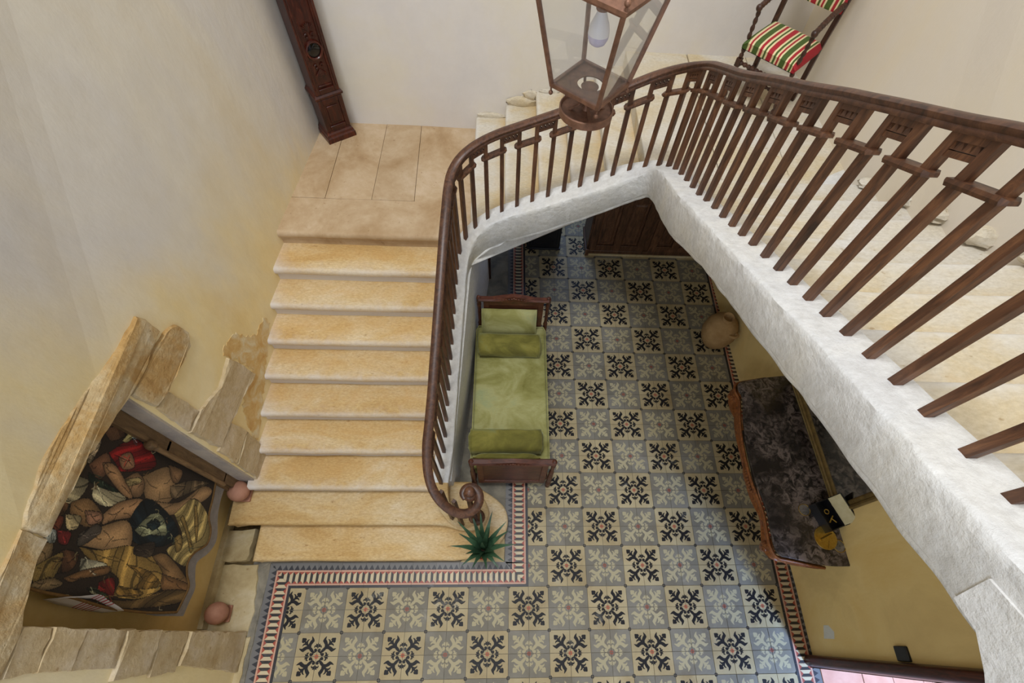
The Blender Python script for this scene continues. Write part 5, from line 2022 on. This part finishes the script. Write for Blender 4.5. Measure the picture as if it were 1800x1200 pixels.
cl = thing('striped_cloth', (-.72, -.24, 1.5), 'white cloth with red stripes showing behind the edge of the tapestry', 'cloth')
m, nt, b = nodes('striped_linen')
g = N(nt, 'ShaderNodeNewGeometry')
sx = N(nt, 'ShaderNodeSeparateXYZ')
nt.links.new(g.outputs['Position'], sx.inputs[0])
ma = N(nt, 'ShaderNodeMath', operation='MULTIPLY_ADD')
ma.inputs[1].default_value = 2.0
ma.inputs[2].default_value = -2.94
nt.links.new(sx.outputs['Z'], ma.inputs[0])
st = [(0, (188, 184, 184))]
for k in range(6):
    st += [(.2 + k * .06, (150, 44, 56)), (.222 + k * .06, (188, 184, 184))]
nt.links.new(ramp(nt, ma.outputs['Value'], st, 'CONSTANT'), b.inputs['Base Color'])
b.inputs['Roughness'].default_value = .9
rows = []
for k in range(12):
    z = 1.46 + .5 * k / 11
    ye = float(np.interp(z, [1.46, 1.65, 1.87, 1.96], [-.262, -.25, -.222, -.205]))
    rows.append([(-.66 - .035 * q + .004 * math.sin(k * 1.3), ye - .006 * q * 0 + .09 * (1 - q / 4.0) * (.9 - abs(k - 5.5) / 6.5 * .9), z) for q in range(5)])
mb = MB().grid(rows)
o = obj('sheet', mb, m, cl, smooth=80)
o.modifiers.new('thickness', 'SOLIDIFY').thickness = .003

po = thing('curtain_pole', (-.66, .845, .74), 'brown wooden pole with a ball finial standing upright along the far door jamb', 'pole')
obj('pole', MB().tube([(-.655, .842, .73), (-.655, .846, 1.70)], .021, 12), M['oldwood'], po)
obj('finial', MB().lathe([(.02, 0), (.026, .01), (.02, .02), (.036, .045), (.040, .07), (.030, .10), (.001, .11)], 14, (-.655, .846, 1.69)), M['oldwood'], po)
mb = MB().box((-.70, .86, .74), (-.675, .945, 1.55)).box((-.70, .855, 1.55), (-.66, .95, 1.58)).box((-.70, .855, .72), (-.66, .95, .74))
obj('backboard', mb, M['oldwood'], po, bevel=.003)

# stone balls on square plinths
for x, y, z, lb in ((-.655, .85, RIS1 * 2 + .003, 'reddish stone ball on a square plinth at the far jamb beside the steps'), (-.735, -.225, .014, 'reddish stone ball on a square plinth at the near jamb on the floor slab')):
    o = thing('stone_ball', (x, y, z), lb, 'ornament', 'stone balls in the doorway')
    obj('plinth', MB().box((x - .075, y - .075, z), (x + .075, y + .075, z + .03)), M['pink_stone'], o, bevel=.006)
    obj('ball', MB().lathe([(.04, .028), (.05, .034), (.04, .042)], 16, (x, y, z)).sphere((x, y, z + .128), .1, 24, 14, (1, 1, .95)), M['pink_stone'], o)

# small fittings on the right wall
sw = thing('wall_switch', (4.97, -.45, .28), 'pale blank switch plate low on the right wall near the door', 'switch')
mb = MB().poly_prism([(rx(0, .4) - .001, y, z) for y, z in ((-.385, .335), (-.385, .50), (-.50, .445), (-.50, .29))], (-.010, 0, 0))
obj('plate', mb, M['white'], sw, bevel=.003)
la = thing('door_latch', (4.97, -.57, 1.18), 'black iron latch plate beside the wooden door jamb', 'latch')
mb = MB().poly_prism([(rx(0, 1.2) - .001, y, z) for y, z in ((-.535, 1.20), (-.535, 1.325), (-.64, 1.325), (-.64, 1.20))], (-.028, 0, 0))
obj('plate', mb, M['black'], la, bevel=.008)
